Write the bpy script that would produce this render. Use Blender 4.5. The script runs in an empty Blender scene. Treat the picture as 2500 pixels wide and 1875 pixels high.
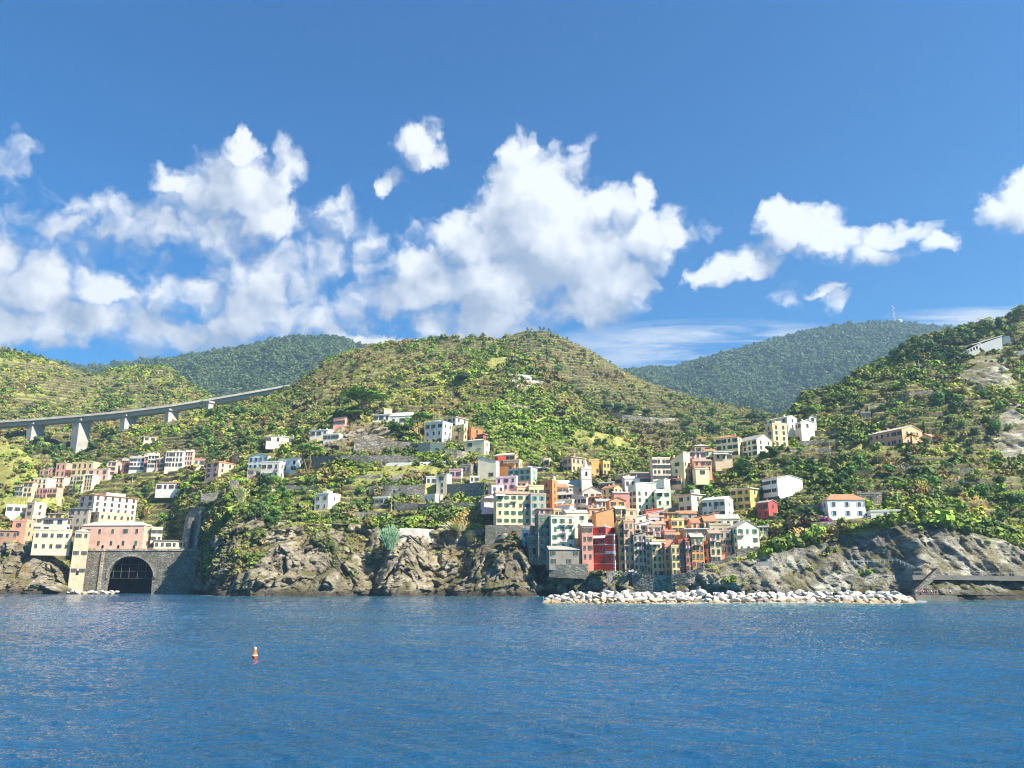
# hillside village seen from the sea
EXPO=1.5; SUN=4.7; SKYSTR=.071; SKYSAT=1.3; SKYTINT=(.20,.66,.84)
CLOUD_LO=(2.1,2.5,3.25); CLOUD_HI=(5.2,5.3,5.45)
HAZE=.00011
import bpy, math, random
import numpy as np
from mathutils import Vector
from mathutils.bvhtree import BVHTree
R=math.radians
random.seed(7); rng=np.random.default_rng(7)
sc=bpy.context.scene
col=sc.collection
# ---------------------------------------------------------------- camera model (the photograph is 2500 x 1875)
F=1900.0; PITCH=math.atan((1430-937.5)/F); CH=4.5
SP,CP=math.sin(PITCH),math.cos(PITCH)
def ray(u,v):
    x=(np.asarray(u,float)-1250)/F; y=-(np.asarray(v,float)-937.5)/F
    return np.stack(np.broadcast_arrays(x,CP-y*SP,SP+y*CP),-1)
def P(u,v,D):
    d=ray(u,v); t=np.asarray(D,float)/d[...,1]
    p=d*t[...,None]; p[...,2]+=CH
    return p
def PZ(u,D,z):                                   # the point of picture column u at depth D and height z
    k=(np.asarray(z,float)-CH)/np.asarray(D,float)
    y=(k*CP-SP)/(CP+k*SP)
    return P(u,937.5-y*F,D)
def proj(p):
    p=np.asarray(p,float); x=p[...,0]; y=p[...,1]; z=p[...,2]-CH
    f=y*CP+z*SP; up=-y*SP+z*CP
    return 1250+F*x/f, 937.5-F*up/f
# ---------------------------------------------------------------- noise
def _h(ix,iy,iz,s=0):
    h=(ix.astype(np.uint32)*np.uint32(374761393)+iy.astype(np.uint32)*np.uint32(668265263)+iz.astype(np.uint32)*np.uint32(2246822519)+np.uint32(s*3266489917&0xffffffff))
    h=(h^(h>>np.uint32(13)))*np.uint32(1274126177); h=h^(h>>np.uint32(16))
    return (h&np.uint32(0xffffff)).astype(np.float64)/0xffffff
def vnoise(p,s=0):
    i=np.floor(p); f=p-i; i=i.astype(np.int64); f=f*f*f*(f*(f*6-15)+10)
    r=0
    for a in (0,1):
        for b in (0,1):
            for c in (0,1):
                w=(f[...,0] if a else 1-f[...,0])*(f[...,1] if b else 1-f[...,1])*(f[...,2] if c else 1-f[...,2])
                r=r+w*_h(i[...,0]+a,i[...,1]+b,i[...,2]+c,s)
    return r
def fbm(p,o=4,s=0,ridge=False):
    r=0;a=.5;t=0
    for k in range(o):
        n=vnoise(p,s+k)
        if ridge: n=1-abs(2*n-1)
        r=r+a*n;t+=a;a*=.5;p=p*2.03+11.7
    return r/t
def worley(p,s=0):                               # random value of the nearest cell, and F2-F1
    i=np.floor(p).astype(np.int64); b1=np.full(p.shape[:-1],9.);b2=b1.copy();val=b1*0
    for a in (-1,0,1):
        for b in (-1,0,1):
            for c in (-1,0,1):
                q=i+np.array([a,b,c])
                f=np.stack([_h(q[...,0],q[...,1],q[...,2],s+j) for j in (1,2,3)],-1)+q
                d=((f-p)**2).sum(-1); v=_h(q[...,0],q[...,1],q[...,2],s+4)
                m=d<b1; b2=np.where(m,b1,np.minimum(b2,d)); val=np.where(m,v,val); b1=np.where(m,d,b1)
    return val,np.sqrt(b2)-np.sqrt(b1)
def sstep(a,b,x):
    t=np.clip((x-a)/(b-a),0,1); return t*t*(3-2*t)
# ---------------------------------------------------------------- nodes, materials
class NT:
    def __init__(s,t): s.t=t; s.n=t.nodes; s.l=t.links
    def add(s,ty,ins=None,**kw):
        n=s.n.new(ty)
        for k,v in kw.items(): setattr(n,k,v)
        for k,v in (ins or {}).items():
            i=n.inputs[k]
            if isinstance(v,bpy.types.NodeSocket): s.l.new(v,i)
            else: i.default_value=v
        return n
    def math(s,op,a,b=0,c=0,clamp=False):
        n=s.add('ShaderNodeMath',{0:a,1:b,2:c},operation=op); n.use_clamp=clamp; return n.outputs[0]
    def noise(s,vec,scale,detail=4,rough=.55,**k):
        return s.add('ShaderNodeTexNoise',{'Vector':vec,'Scale':scale,'Detail':detail,'Roughness':rough,**k}).outputs['Fac']
    def ramp(s,fac,stops,interp='LINEAR'):
        n=s.add('ShaderNodeValToRGB',{'Fac':fac}); r=n.color_ramp; r.interpolation=interp
        while len(r.elements)<len(stops): r.elements.new(.5)
        for e,(p,c) in zip(r.elements,stops):
            e.position=p; e.color=(*c,1) if len(c)==3 else c
        return n.outputs['Color']
    def mix(s,f,a,b,mode='MIX'):
        n=s.add('ShaderNodeMix',data_type='RGBA',blend_type=mode)
        for i,v in ((0,f),(6,a),(7,b)):
            if isinstance(v,bpy.types.NodeSocket): s.l.new(v,n.inputs[i])
            else: n.inputs[i].default_value=v if i==0 else ((*v,1) if len(v)==3 else v)
        return n.outputs[2]
def newmat(name):
    m=bpy.data.materials.new(name); m.use_nodes=True; m.node_tree.nodes.clear()
    k=NT(m.node_tree); o=k.add('ShaderNodeOutputMaterial'); b=k.add('ShaderNodeBsdfPrincipled')
    k.l.new(b.outputs[0],o.inputs[0]); b.inputs['Specular IOR Level'].default_value=.25
    return m,k,b
_mc={}
def plain(name,c,rough=.8,metal=0,var=.12,scale=1.5):
    key=(name,tuple(c))
    if key in _mc: return _mc[key]
    m,k,b=newmat(name); tc=k.add('ShaderNodeTexCoord').outputs['Object']
    n=k.noise(tc,scale,3)
    d=[x*(1-var) for x in c]; l=[min(1,x*(1+var)) for x in c]
    k.l.new(k.ramp(n,[(.3,d),(.7,l)]),b.inputs['Base Color'])
    b.inputs['Roughness'].default_value=rough; b.inputs['Metallic'].default_value=metal
    _mc[key]=m; return m
def stucco(c):                                   # painted render, weathered: broad fading, rain streaks and damp patches
    key=('stucco',tuple(c)); c=[min(.85,x**1.08*w) for x,w in zip(c,(1.05,.99,.9))]
    if key in _mc: return _mc[key]
    m,k,b=newmat('painted_render'); g=k.add('ShaderNodeNewGeometry').outputs['Position']
    n=k.noise(g,.35,5,.65)
    mp=k.add('ShaderNodeMapping',{'Vector':g,'Scale':(2.2,2.2,.22)}).outputs[0]
    st=k.noise(mp,1.0,4,.7)
    a=k.ramp(n,[(.3,[x*.8 for x in c]),(.5,c),(.75,[min(.9,x*1.1+.01) for x in c])])
    a=k.mix(k.math('MULTIPLY',k.ramp(st,[(.55,(0,0,0)),(.8,(1,1,1))]),.35),a,(.17,.155,.135))
    k.l.new(a,b.inputs['Base Color']); b.inputs['Roughness'].default_value=.85
    bp=k.add('ShaderNodeBump',{'Height':k.noise(g,3,3),'Strength':.25,'Distance':.15}); k.l.new(bp.outputs[0],b.inputs['Normal'])
    _mc[key]=m; return m
def stone(c=(.3,.28,.24),sc_=1.1,name='dry_stone'):
    key=(name,tuple(c),sc_)
    if key in _mc: return _mc[key]
    m,k,b=newmat(name); g=k.add('ShaderNodeNewGeometry').outputs['Position']
    mp=k.add('ShaderNodeMapping',{'Vector':g,'Scale':(1,1,2)}).outputs[0]
    v=k.add('ShaderNodeTexVoronoi',{'Vector':mp,'Scale':sc_})
    e=k.add('ShaderNodeTexVoronoi',{'Vector':mp,'Scale':sc_},feature='DISTANCE_TO_EDGE').outputs['Distance']
    gv=k.add('ShaderNodeSeparateColor',{'Color':v.outputs['Color']}).outputs[0]
    a=k.ramp(gv,[(0,[x*.5 for x in c]),(.6,c),(1,[x*1.5 for x in c])])
    n=k.noise(g,.18,5,.65)
    a=k.mix(k.ramp(n,[(.4,(0,0,0)),(.7,(.8,.8,.8))]),a,(.12,.12,.07))
    a=k.mix(k.math('LESS_THAN',e,.035),a,(.08,.07,.06))
    k.l.new(a,b.inputs['Base Color']); b.inputs['Roughness'].default_value=.9
    bp=k.add('ShaderNodeBump',{'Height':k.math('ADD',e,k.math('MULTIPLY',n,.5)),'Strength':.8,'Distance':.5}); k.l.new(bp.outputs[0],b.inputs['Normal'])
    _mc[key]=m; return m
def rooftile(c):
    key=('roof',tuple(c))
    if key in _mc: return _mc[key]
    m,k,b=newmat('roof_tiles'); g=k.add('ShaderNodeTexCoord').outputs['Object']
    w=k.add('ShaderNodeTexWave',{'Vector':g,'Scale':3.2,'Distortion':1.2,'Detail':2},bands_direction='X').outputs['Fac']
    n=k.noise(g,.9,5,.7)
    a=k.ramp(n,[(.3,[x*.6 for x in c]),(.55,c),(.8,[min(.9,x*1.25) for x in c])])
    a=k.mix(k.math('MULTIPLY',w,.35),a,[x*.45 for x in c])
    k.l.new(a,b.inputs['Base Color']); b.inputs['Roughness'].default_value=.8
    bp=k.add('ShaderNodeBump',{'Height':w,'Strength':.5,'Distance':.1}); k.l.new(bp.outputs[0],b.inputs['Normal'])
    _mc[key]=m; return m
# ---------------------------------------------------------------- objects
def setp(o,label=None,cat=None,group=None,kind=None):
    if label: o['label']=label
    if cat: o['category']=cat
    if group: o['group']=group
    if kind: o['kind']=kind
    return o
def empty(name,loc,rz=0,label=None,cat=None,group=None):
    o=bpy.data.objects.new(name,None); col.objects.link(o); o.location=loc; o.rotation_euler=(0,0,rz); o.empty_display_size=.5
    return setp(o,label,cat,group)
def link(name,me,parent=None,loc=(0,0,0),scale=None,rz=0):
    o=bpy.data.objects.new(name,me); col.objects.link(o); o.location=loc
    if rz: o.rotation_euler=(0,0,rz)
    if scale is not None: o.scale=scale
    if parent is not None: o.parent=parent
    return o
class MB:
    """collects boxes, prisms and tubes into one mesh"""
    def __init__(s): s.v=[]; s.f=[]; s.m=[]
    def add(s,vs,fs,mi=0):
        b=len(s.v); s.v+= [tuple(map(float,q)) for q in vs]; s.f+=[tuple(b+i for i in f) for f in fs]; s.m+=[mi]*len(fs); return s
    def box(s,x0,y0,z0,x1,y1,z1,mi=0):
        return s.add([(x0,y0,z0),(x1,y0,z0),(x1,y1,z0),(x0,y1,z0),(x0,y0,z1),(x1,y0,z1),(x1,y1,z1),(x0,y1,z1)],
            [(0,3,2,1),(4,5,6,7),(0,1,5,4),(1,2,6,5),(2,3,7,6),(3,0,4,7)],mi)
    def tube(s,p0,p1,r0,r1=None,n=6,mi=0,cap=True):
        r1=r0 if r1 is None else r1
        p0=Vector(p0);p1=Vector(p1);d=(p1-p0).normalized(); a=d.orthogonal().normalized(); b=d.cross(a)
        vs=[];
        for p,r in ((p0,r0),(p1,r1)):
            for i in range(n):
                t=2*math.pi*i/n; vs.append(p+a*math.cos(t)*r+b*math.sin(t)*r)
        fs=[(i,(i+1)%n,n+(i+1)%n,n+i) for i in range(n)]
        if cap: fs+=[tuple(range(n-1,-1,-1)),tuple(range(n,2*n))]
        return s.add(vs,fs,mi)
    def lathe(s,prof,n=12,mi=0,c=(0,0)):
        vs=[(c[0]+r*math.cos(2*math.pi*i/n),c[1]+r*math.sin(2*math.pi*i/n),z) for r,z in prof for i in range(n)]
        fs=[(k*n+i,k*n+(i+1)%n,(k+1)*n+(i+1)%n,(k+1)*n+i) for k in range(len(prof)-1) for i in range(n)]
        return s.add(vs,fs,mi)
    def mesh(s,name,mats):
        me=bpy.data.meshes.new(name); me.from_pydata(s.v,[],s.f)
        for m in (mats if isinstance(mats,(list,tuple)) else [mats]): me.materials.append(m)
        me.polygons.foreach_set('material_index',s.m); me.update(); return me
    def build(s,name,mats,parent=None,loc=(0,0,0),rz=0): return link(name,s.mesh(name,mats),parent,loc,rz=rz)
def gridmesh(name,V,mat,attrs=None,smooth=True):
    nr,nc=V.shape[:2]; me=bpy.data.meshes.new(name)
    me.vertices.add(nr*nc); me.vertices.foreach_set('co',V.reshape(-1).astype(np.float32))
    i=np.arange(nr*nc).reshape(nr,nc)
    q=np.stack([i[:-1,:-1],i[:-1,1:],i[1:,1:],i[1:,:-1]],-1).reshape(-1,4)
    n=len(q); me.loops.add(n*4); me.loops.foreach_set('vertex_index',q.reshape(-1).astype(np.int32))
    me.polygons.add(n); me.polygons.foreach_set('loop_start',np.arange(0,n*4,4,dtype=np.int32)); me.polygons.foreach_set('loop_total',np.full(n,4,np.int32))
    me.update(calc_edges=True)
    if smooth: me.polygons.foreach_set('use_smooth',np.ones(n,bool))
    for k,a in (attrs or {}).items():
        if a.ndim==3:
            t=me.attributes.new(k,'FLOAT_COLOR','POINT'); c=np.ones((nr*nc,4),np.float32); c[:,:3]=a.reshape(-1,3); t.data.foreach_set('color',c.reshape(-1))
        else:
            t=me.attributes.new(k,'FLOAT','POINT'); t.data.foreach_set('value',a.reshape(-1).astype(np.float32))
    me.materials.append(mat); me.validate(); return link(name,me)
# ---------------------------------------------------------------- camera, render settings, sun, sky with clouds
cd=bpy.data.cameras.new('camera'); cam=link('camera',cd); cam.location=(0,0,CH); cam.rotation_euler=(math.pi/2+PITCH,0,0)
cd.sensor_width=36; cd.lens=36*F/2500; cd.clip_end=30000; cd.clip_start=.5; sc.camera=cam
sc.view_settings.view_transform='Standard'; sc.view_settings.look='None'; sc.view_settings.gamma=1; sc.view_settings.exposure=EXPO
sc.view_settings.use_curve_mapping=False
cy=sc.cycles; sc.render.engine='CYCLES'
cy.use_denoising=True; cy.pixel_filter_type='BLACKMAN_HARRIS'; cy.filter_width=1.1; cy.use_adaptive_sampling=True; cy.adaptive_threshold=.012; cy.adaptive_min_samples=8; cy.denoiser='OPENIMAGEDENOISE'; cy.denoising_prefilter='FAST'; cy.max_bounces=4; cy.diffuse_bounces=2; cy.glossy_bounces=2; cy.transparent_max_bounces=6
cy.volume_bounces=0; cy.sample_clamp_indirect=5; cy.sample_clamp_direct=2.5; cy.caustics_reflective=False; cy.caustics_refractive=False
AZ,EL=R(122),R(45)
ld=bpy.data.lights.new('sun','SUN'); ld.energy=SUN; ld.angle=R(.55); ld.color=(1,.91,.76); sun=link('sun',ld)
S=Vector((math.cos(EL)*math.sin(AZ),math.cos(EL)*math.cos(AZ),math.sin(EL)))
sun.rotation_euler=S.to_track_quat('Z','Y').to_euler(); sun.location=(600,0,600)
w=bpy.data.worlds.new('World'); sc.world=w; w.use_nodes=True; w.node_tree.nodes.clear(); k=NT(w.node_tree)
w.cycles.sampling_method='MANUAL'; w.cycles.sample_map_resolution=512
def azel(u,v):
    d=ray(u,v); d=d/np.linalg.norm(d); return math.atan2(d[0],d[1]),math.asin(d[2])
BL=[(600,450,125,95,1),(590,372,62,50,1),(700,412,48,70,.8),(400,440,48,38,.75),(400,540,230,60,.3),(540,560,100,80,.5),(650,520,80,70,.8),(500,470,80,50,.5),
 (250,640,300,36,.15),(930,640,90,50,.3),(150,560,150,40,.2),(830,545,62,66,.5),(860,620,150,70,.3),(780,570,80,60,.3),(20,380,52,62,.5),
 (70,700,140,100,1.0),(10,640,80,56,.9),(240,700,80,54,.95),(150,785,180,62,.75),(60,790,140,56,.9),(430,722,110,60,.95),(390,800,180,60,.58),(650,690,140,70,.85),(600,780,200,74,.6),
 (760,650,80,50,.6),(720,770,170,64,.5),(500,835,250,48,.42),(1015,345,62,58,.9),(1040,310,40,30,.5),(1040,390,40,25,.6),(938,455,18,30,.55),(965,430,22,18,.35),
 (1275,540,150,118,1.1),(1300,470,140,90,1.1),(1262,390,50,80,.85),(1252,350,28,34,.7),(1390,430,100,60,.5),(1410,350,55,14,.3),(1150,590,140,80,.8),(1020,650,100,62,.9),
 (1215,700,205,90,1.0),(1400,600,200,140,1.2),(1470,500,80,66,1.1),(1562,475,34,52,.9),(1590,585,80,95,1.05),(1500,690,105,75,1.15),(1440,740,120,60,1),
 (1000,720,150,66,.8),(1130,790,190,48,.85),(1620,640,26,40,.6),(960,838,140,24,1.1),(880,835,90,22,.9),
 (1950,560,105,54,1.1),(1915,530,75,42,1),(1815,645,88,38,1),(1735,675,55,22,.6),(2030,598,110,46,1.0),(2180,572,115,34,1.1),(2290,588,50,26,.8),(2130,628,90,32,.6),
 (2015,702,52,14,.7),(2035,735,36,26,.35),(1910,720,40,26,.25),(2475,515,84,66,1.15),(2510,465,60,50,1),(1690,560,40,30,.15)]
def cloud_group(full):
    g=bpy.data.node_groups.new('cloud_field','ShaderNodeTree'); gi=g.interface
    gi.new_socket('P',in_out='INPUT',socket_type='NodeSocketVector'); gi.new_socket('D',in_out='OUTPUT',socket_type='NodeSocketFloat'); gi.new_socket('C',in_out='OUTPUT',socket_type='NodeSocketFloat')
    q=NT(g); I=q.add('NodeGroupInput').outputs[0]; O=q.add('NodeGroupOutput'); W=I
    if full:
        wn=q.add('ShaderNodeTexNoise',{'Vector':I,'Scale':20.,'Detail':4.,'Roughness':.6},noise_dimensions='2D').outputs['Color']
        wn=q.add('ShaderNodeVectorMath',{0:wn,1:(.5,.5,.5)},operation='SUBTRACT').outputs[0]
        W=q.add('ShaderNodeVectorMath',{0:wn,1:(.05,.045,0),2:I},operation='MULTIPLY_ADD').outputs[0]
        W=q.add('ShaderNodeVectorMath',{0:W,1:(1,1,0)},operation='MULTIPLY').outputs[0]
    acc=None
    for (u,v,ru,rv,s_) in BL:
        a0,e0=azel(u,v); ra=abs(azel(u+ru,v)[0]-azel(u-ru,v)[0])/2*1.04; re=abs(azel(u,v+rv)[1]-azel(u,v-rv)[1])/2*1.05
        t=q.add('ShaderNodeVectorMath',{0:W,1:(1/ra,1/re,0),2:(-a0/ra,-e0/re,0)},operation='MULTIPLY_ADD').outputs[0]
        t=q.add('ShaderNodeVectorMath',{0:t,1:t},operation='DOT_PRODUCT').outputs['Value']
        t=q.math('MULTIPLY_ADD',t,-s_,s_)
        acc=t if acc is None else q.math('SMOOTH_MAX',acc,t,.12)
    acc=q.math('MAXIMUM',acc,-1.5)
    co=q.add('ShaderNodeTexNoise',{'Vector':I,'Scale':13.,'Detail':3.,'Roughness':.6},noise_dimensions='2D').outputs['Fac']
    q.l.new(q.math('ADD',acc,q.math('MULTIPLY_ADD',co,1.7,-.90)),O.inputs[1])
    if full:
        n1=q.add('ShaderNodeTexNoise',{'Vector':W,'Scale':13.,'Detail':8.,'Roughness':.6,'Distortion':.2},noise_dimensions='2D').outputs['Fac']
        n1=q.math('MULTIPLY_ADD',n1,1.7,-.90)
        for sc__,am__ in ((24.,.75),(58.,.38)):
            vr=q.add('ShaderNodeTexVoronoi',{'Vector':W,'Scale':sc__,'Smoothness':.35},feature='SMOOTH_F1',voronoi_dimensions='2D').outputs['Distance']; n1=q.math('ADD',n1,q.math('MULTIPLY_ADD',vr,-am__,am__*.42))
        q.l.new(q.math('ADD',acc,n1),O.inputs[0])
    return g
GF,GC_=cloud_group(True),cloud_group(False)
tc=k.add('ShaderNodeTexCoord').outputs['Generated']
tcn=k.add('ShaderNodeVectorMath',{0:tc},operation='NORMALIZE').outputs[0]
sx=k.add('ShaderNodeSeparateXYZ',{0:tcn}).outputs
az=k.math('ARCTAN2',sx[0],sx[1]); el=k.math('ARCSINE',sx[2])
pv=k.add('ShaderNodeCombineXYZ',{0:az,1:el,2:0.}).outputs[0]
def field(off):
    v=k.add('ShaderNodeVectorMath',{0:pv,1:off},operation='ADD').outputs[0] if off else pv
    n=k.add('ShaderNodeGroup'); n.node_tree=GC_ if off else GF; k.l.new(v,n.inputs[0]); return n.outputs
f0=field(None); f1=field((.022,.034,0))
alpha=k.add('ShaderNodeMapRange',{'Value':f0[0],'From Min':-.26,'From Max':.72},interpolation_type='SMOOTHSTEP').outputs[0]
lit=k.math('MULTIPLY_ADD',k.math('SUBTRACT',f0[1],f1[1]),.9,k.math('MULTIPLY_ADD',k.math('SUBTRACT',f0[0],f0[1]),.45,.27))
lowshade=k.add('ShaderNodeMapRange',{'Value':el,'From Min':R(12),'From Max':R(26),'To Min':-.05,'To Max':.2}).outputs[0]
lit=k.math('ADD',lit,lowshade,clamp=True)
# high streaky cloud low on the right
gx=k.add('ShaderNodeCombineXYZ',{0:k.math('DIVIDE',sx[0],k.math('MAXIMUM',sx[1],.05)),1:k.math('DIVIDE',sx[2],k.math('MAXIMUM',sx[1],.05)),2:0.}).outputs[0]
mp=k.add('ShaderNodeVectorMath',{0:gx,1:(3.2,30,1)},operation='MULTIPLY').outputs[0]
cn=k.noise(mp,1.6,7,.6,Distortion=.6)
def gn(u,v):
    d=ray(u,v); return d[0]/d[1],d[2]/d[1]
cm=None
for (u,v,ru,rv) in ((1760,850,470,75),(2470,775,330,30)):
    a0,e0=gn(u,v); a1,_=gn(u+ru,v); _,e1=gn(u,v-rv)
    t=k.add('ShaderNodeVectorMath',{0:gx,1:(1/(a1-a0),1/(e1-e0),0),2:(-a0/(a1-a0),-e0/(e1-e0),0)},operation='MULTIPLY_ADD').outputs[0]
    t=k.math('SUBTRACT',1,k.add('ShaderNodeVectorMath',{0:t,1:t},operation='DOT_PRODUCT').outputs['Value'],clamp=True)
    cm=t if cm is None else k.math('MAXIMUM',cm,t)
cir=k.math('MULTIPLY',cm,k.add('ShaderNodeMapRange',{'Value':cn,'From Min':.32,'From Max':.66},interpolation_type='SMOOTHSTEP').outputs[0])
cir=k.math('MULTIPLY',cir,1.3,clamp=True)
sky=k.add('ShaderNodeTexSky',sky_type='NISHITA'); sky.sun_disc=False; sky.sun_elevation=EL; sky.sun_rotation=AZ; sky.air_density=1.0; sky.dust_density=.6; sky.ozone_density=2.5; sky.altitude=0
hs=k.add('ShaderNodeHueSaturation',{'Saturation':SKYSAT,'Value':1.,'Color':sky.outputs[0]}).outputs[0]
hs=k.mix(1.,hs,SKYTINT,'MULTIPLY')
cc=k.mix(lit,CLOUD_LO,CLOUD_HI)
o=k.mix(k.math('MULTIPLY',cir,.8),hs,[x*.93 for x in CLOUD_HI]); o=k.mix(alpha,o,cc)
bg=k.add('ShaderNodeBackground',{'Color':o,'Strength':SKYSTR}); wo=k.add('ShaderNodeOutputWorld'); k.l.new(bg.outputs[0],wo.inputs[0])
# ---------------------------------------------------------------- terrain: sheets lofted between feature lines (u, v, D)
def lofted(keys,rows,us,smooth_px):
    """keys: list of feature lines; each (u,v,D) list, or ('z',[(u,z,D)...]) for heights"""
    L=[]
    du=us[1]-us[0]; n=max(1,int(smooth_px/du)); ker=np.hanning(2*n+3)[1:-1]; ker/=ker.sum()
    def sm(a): 
        b=np.concatenate([np.full(n,a[0]),a,np.full(n,a[-1])]) if n else a
        return np.convolve(b,ker,'valid')[:len(a)] if len(ker)>1 else a
    for kk in keys:
        z=isinstance(kk,tuple); t=np.array(kk[1] if z else kk,float)
        a=sm(np.interp(us,t[:,0],t[:,1])); D=sm(np.interp(us,t[:,0],t[:,2]))
        L.append(PZ(us,D,a) if z else P(us,a,D))
    out=[];sg=[]
    for i in range(len(L)-1):
        T=np.linspace(0,1,rows[i],endpoint=(i==len(L)-2))
        for t in T: out.append(L[i]*(1-t)+L[i+1]*t); sg.append(i+t)
    return np.array(out),np.array(sg)
def terrace(z,h,phase,steep=.3):
    q=z/h+phase; n=np.floor(q); f=q-n
    return (n+sstep(1-steep,1,f)*.92+f*.08-phase)*h,f
SH=[(-600,0,455),(0,0,448),(150,0,452),(190,0,470),(215,0,500),(440,0,500),(480,0,470),(512,0,392),(540,0,368),(620,0,352),(800,0,352),(860,0,368),(900,0,378),(960,0,358),(1010,0,356),(1040,0,376),(1095,0,378),(1120,0,358),(1180,0,352),(1310,0,350),(1335,0,360),(1450,0,338),(1560,0,338),(1750,0,320),(1900,0,306),(2100,0,296),(2230,0,276),(2240,0,268),(2350,0,264),(2500,0,264),(3100,0,258)]
K1=[(-600,1390,462),(0,1400,462),(110,1400,463),(150,1418,466),(190,1440,478),(215,1445,520),(440,1440,520),(480,1410,485),(515,1400,412),(560,1385,385),(620,1360,380),(690,1330,378),(740,1310,384),(775,1295,386),(805,1340,372),(840,1400,372),(900,1400,388),(950,1345,388),(1000,1340,378),(1060,1395,390),(1130,1400,388),(1190,1365,368),(1235,1330,364),(1262,1316,364),(1290,1375,362),(1315,1425,362),(1340,1402,361),(1450,1404,345),(1560,1430,344),(1700,1430,326),(1800,1420,316),(1900,1402,316),(2050,1395,310),(2200,1402,292),(2240,1404,278),(2500,1408,278),(3100,1410,272)]
K2=[(-600,1300,480),(0,1316,474),(90,1322,474),(150,1372,480),(185,1395,492),(230,1346,530),(440,1345,530),(480,1340,505),(515,1300,445),(560,1255,425),(640,1255,415),(700,1262,412),(760,1276,408),(850,1281,408),(950,1287,406),(1080,1287,404),(1180,1282,402),(1240,1284,400),(1290,1330,394),(1340,1376,368),(1450,1390,352),(1510,1404,344),(1560,1416,346),(1620,1414,338),(1700,1396,330),(1780,1372,326),(1850,1350,326),(1900,1336,325),(1960,1322,323),(2050,1292,320),(2130,1290,310),(2190,1270,304),(2300,1282,296),(2400,1316,292),(2500,1336,292),(3100,1356,288)]
K2b=[(-600,1235,540),(0,1262,520),(100,1290,510),(200,1300,540),(330,1285,560),(420,1250,560),(480,1225,520),(560,1195,470),(640,1205,455),(700,1210,450),(850,1215,445),(1000,1222,440),(1100,1225,436),(1200,1230,428),(1300,1260,416),(1400,1290,394),(1500,1310,380),(1600,1310,372),(1700,1290,368),(1800,1262,366),(1900,1235,366),(2000,1215,362),(2130,1210,356),(2250,1215,350),(2400,1250,334),(2500,1270,328),(3100,1290,320)]
K3=[(-600,1180,600),(0,1216,570),(100,1222,575),(200,1206,590),(270,1175,600),(400,1150,600),(500,1138,585),(600,1160,520),(700,1158,500),(770,1148,490),(850,1140,480),(1000,1136,475),(1130,1142,470),(1200,1168,462),(1290,1190,452),(1350,1198,446),(1450,1196,446),(1550,1190,446),(1620,1172,440),(1700,1160,434),(1800,1118,440),(1900,1095,440),(2000,1115,425),(2130,1090,418),(2250,1092,408),(2350,1120,390),(2500,1160,374),(3100,1200,360)]
K4=[(-600,1120,700),(0,1160,690),(100,1160,700),(160,1135,720),(200,1110,735),(280,1068,740),(340,1046,745),(430,1026,745),(500,1004,750),(570,992,755),(640,973,760),(715,944,765),(760,903,770),(800,878,780),(850,856,790),(900,845,795),(960,838,800),(1000,835,800),(1050,828,800),(1100,823,800),(1180,826,790),(1225,834,770),(1260,852,750),(1300,882,730),(1350,917,705),(1400,950,685),(1430,975,670),(1480,1012,640),(1540,1060,610),(1600,1092,580),(1640,1112,560),(1750,1085,530),(1850,1046,500),(1900,1030,505),(1930,1003,510),(1980,962,520),(2050,938,530),(2100,903,540),(2180,868,550),(2220,832,555),(2300,818,560),(2380,797,565),(2440,780,570),(2500,758,570),(2700,690,580),(3100,600,590)]
def back(K,dv,dD): return [(u,v+dv,D+dD) for u,v,D in K]
usA=np.arange(-600,3100,3.2)
A,sA=lofted([('z',[(u,-4,D-6) for u,_,D in SH]),('z',SH),K1,K2,K2b,K3,K4,back(K4,160,160)],[6,80,100,50,80,290,20],usA,9)
UU,VV=proj(A); SG=np.broadcast_to(sA[:,None],A.shape[:2])
def blob(u,v,ru,rv,e=.5): return 1-sstep(1-e,1+e*.4,np.sqrt(((UU-u)/ru)**2+((VV-v)/rv)**2))
nb=fbm(A/22,3,5)
rock=1-sstep(2.9,3.06,SG+(nb-.5)*.5)
vil=blob(1560,1290,270,150,.3)                                   # the village's streets and foundations
for b in ((2400,915,85,45),(2470,1060,45,110),(900,1065,95,40),(800,1090,40,20)): rock=np.maximum(rock,blob(*b))
base=A.copy()
cl=rock*sstep(.9,1.15,SG)
v1,e1=worley(A/np.array([7.,9.,9.])+fbm(A/9,2,3)[...,None]*.8,21); v2,e2=worley((A+np.stack([A[...,2]*.5,A[...,1]*0,A[...,0]*.3],-1))/np.array([2.4,3.2,2.6])+fbm(A/5,2,8)[...,None],33)
rgt=sstep(60,110,A[...,0]); rd=fbm(A/np.array([11.,16.,34.]),4,40,True)*(1-rgt)+fbm((A+np.stack([A[...,2]*.35,A[...,1]*0,A[...,1]*0],-1))/np.array([8.,16.,60.]),4,44,True)*rgt; big=fbm(A/30,3,50)
off=(rd-.5)*(13-5.5*rgt)+(fbm(A/np.array([2.6,16.,30.]),3,48,True)-.5)*3.*rgt+((v1-.5)*4.2+(v2-.5)*1.6)*(1-.93*rgt)+(big-.5)*9-2.0*np.exp(-e1*8)*(1-.9*rgt)
lowfin=np.where(SG<1.2,.55,1.)
A[...,1]-=off*cl*lowfin; A[...,0]+=((fbm(A/12,3,60)-.5)*(5-2.5*rgt)+(v2-.5)*.8)*cl
A[...,2]+=(v1-.5)*1.2*(1-rgt)*cl*sstep(1.2,1.6,SG)*(1-sstep(2.7,3,SG))
sl=(1-rock)*sstep(3.0,3.1,SG)*(1-sstep(5.96,6.02,SG)*.9)
A[...,2]+=((fbm(base/34,3,70)-.5)*9+(fbm(base/9,3,75)-.5)*3.2)*sl*(1-.8*sstep(5.6,6,SG))
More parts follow.
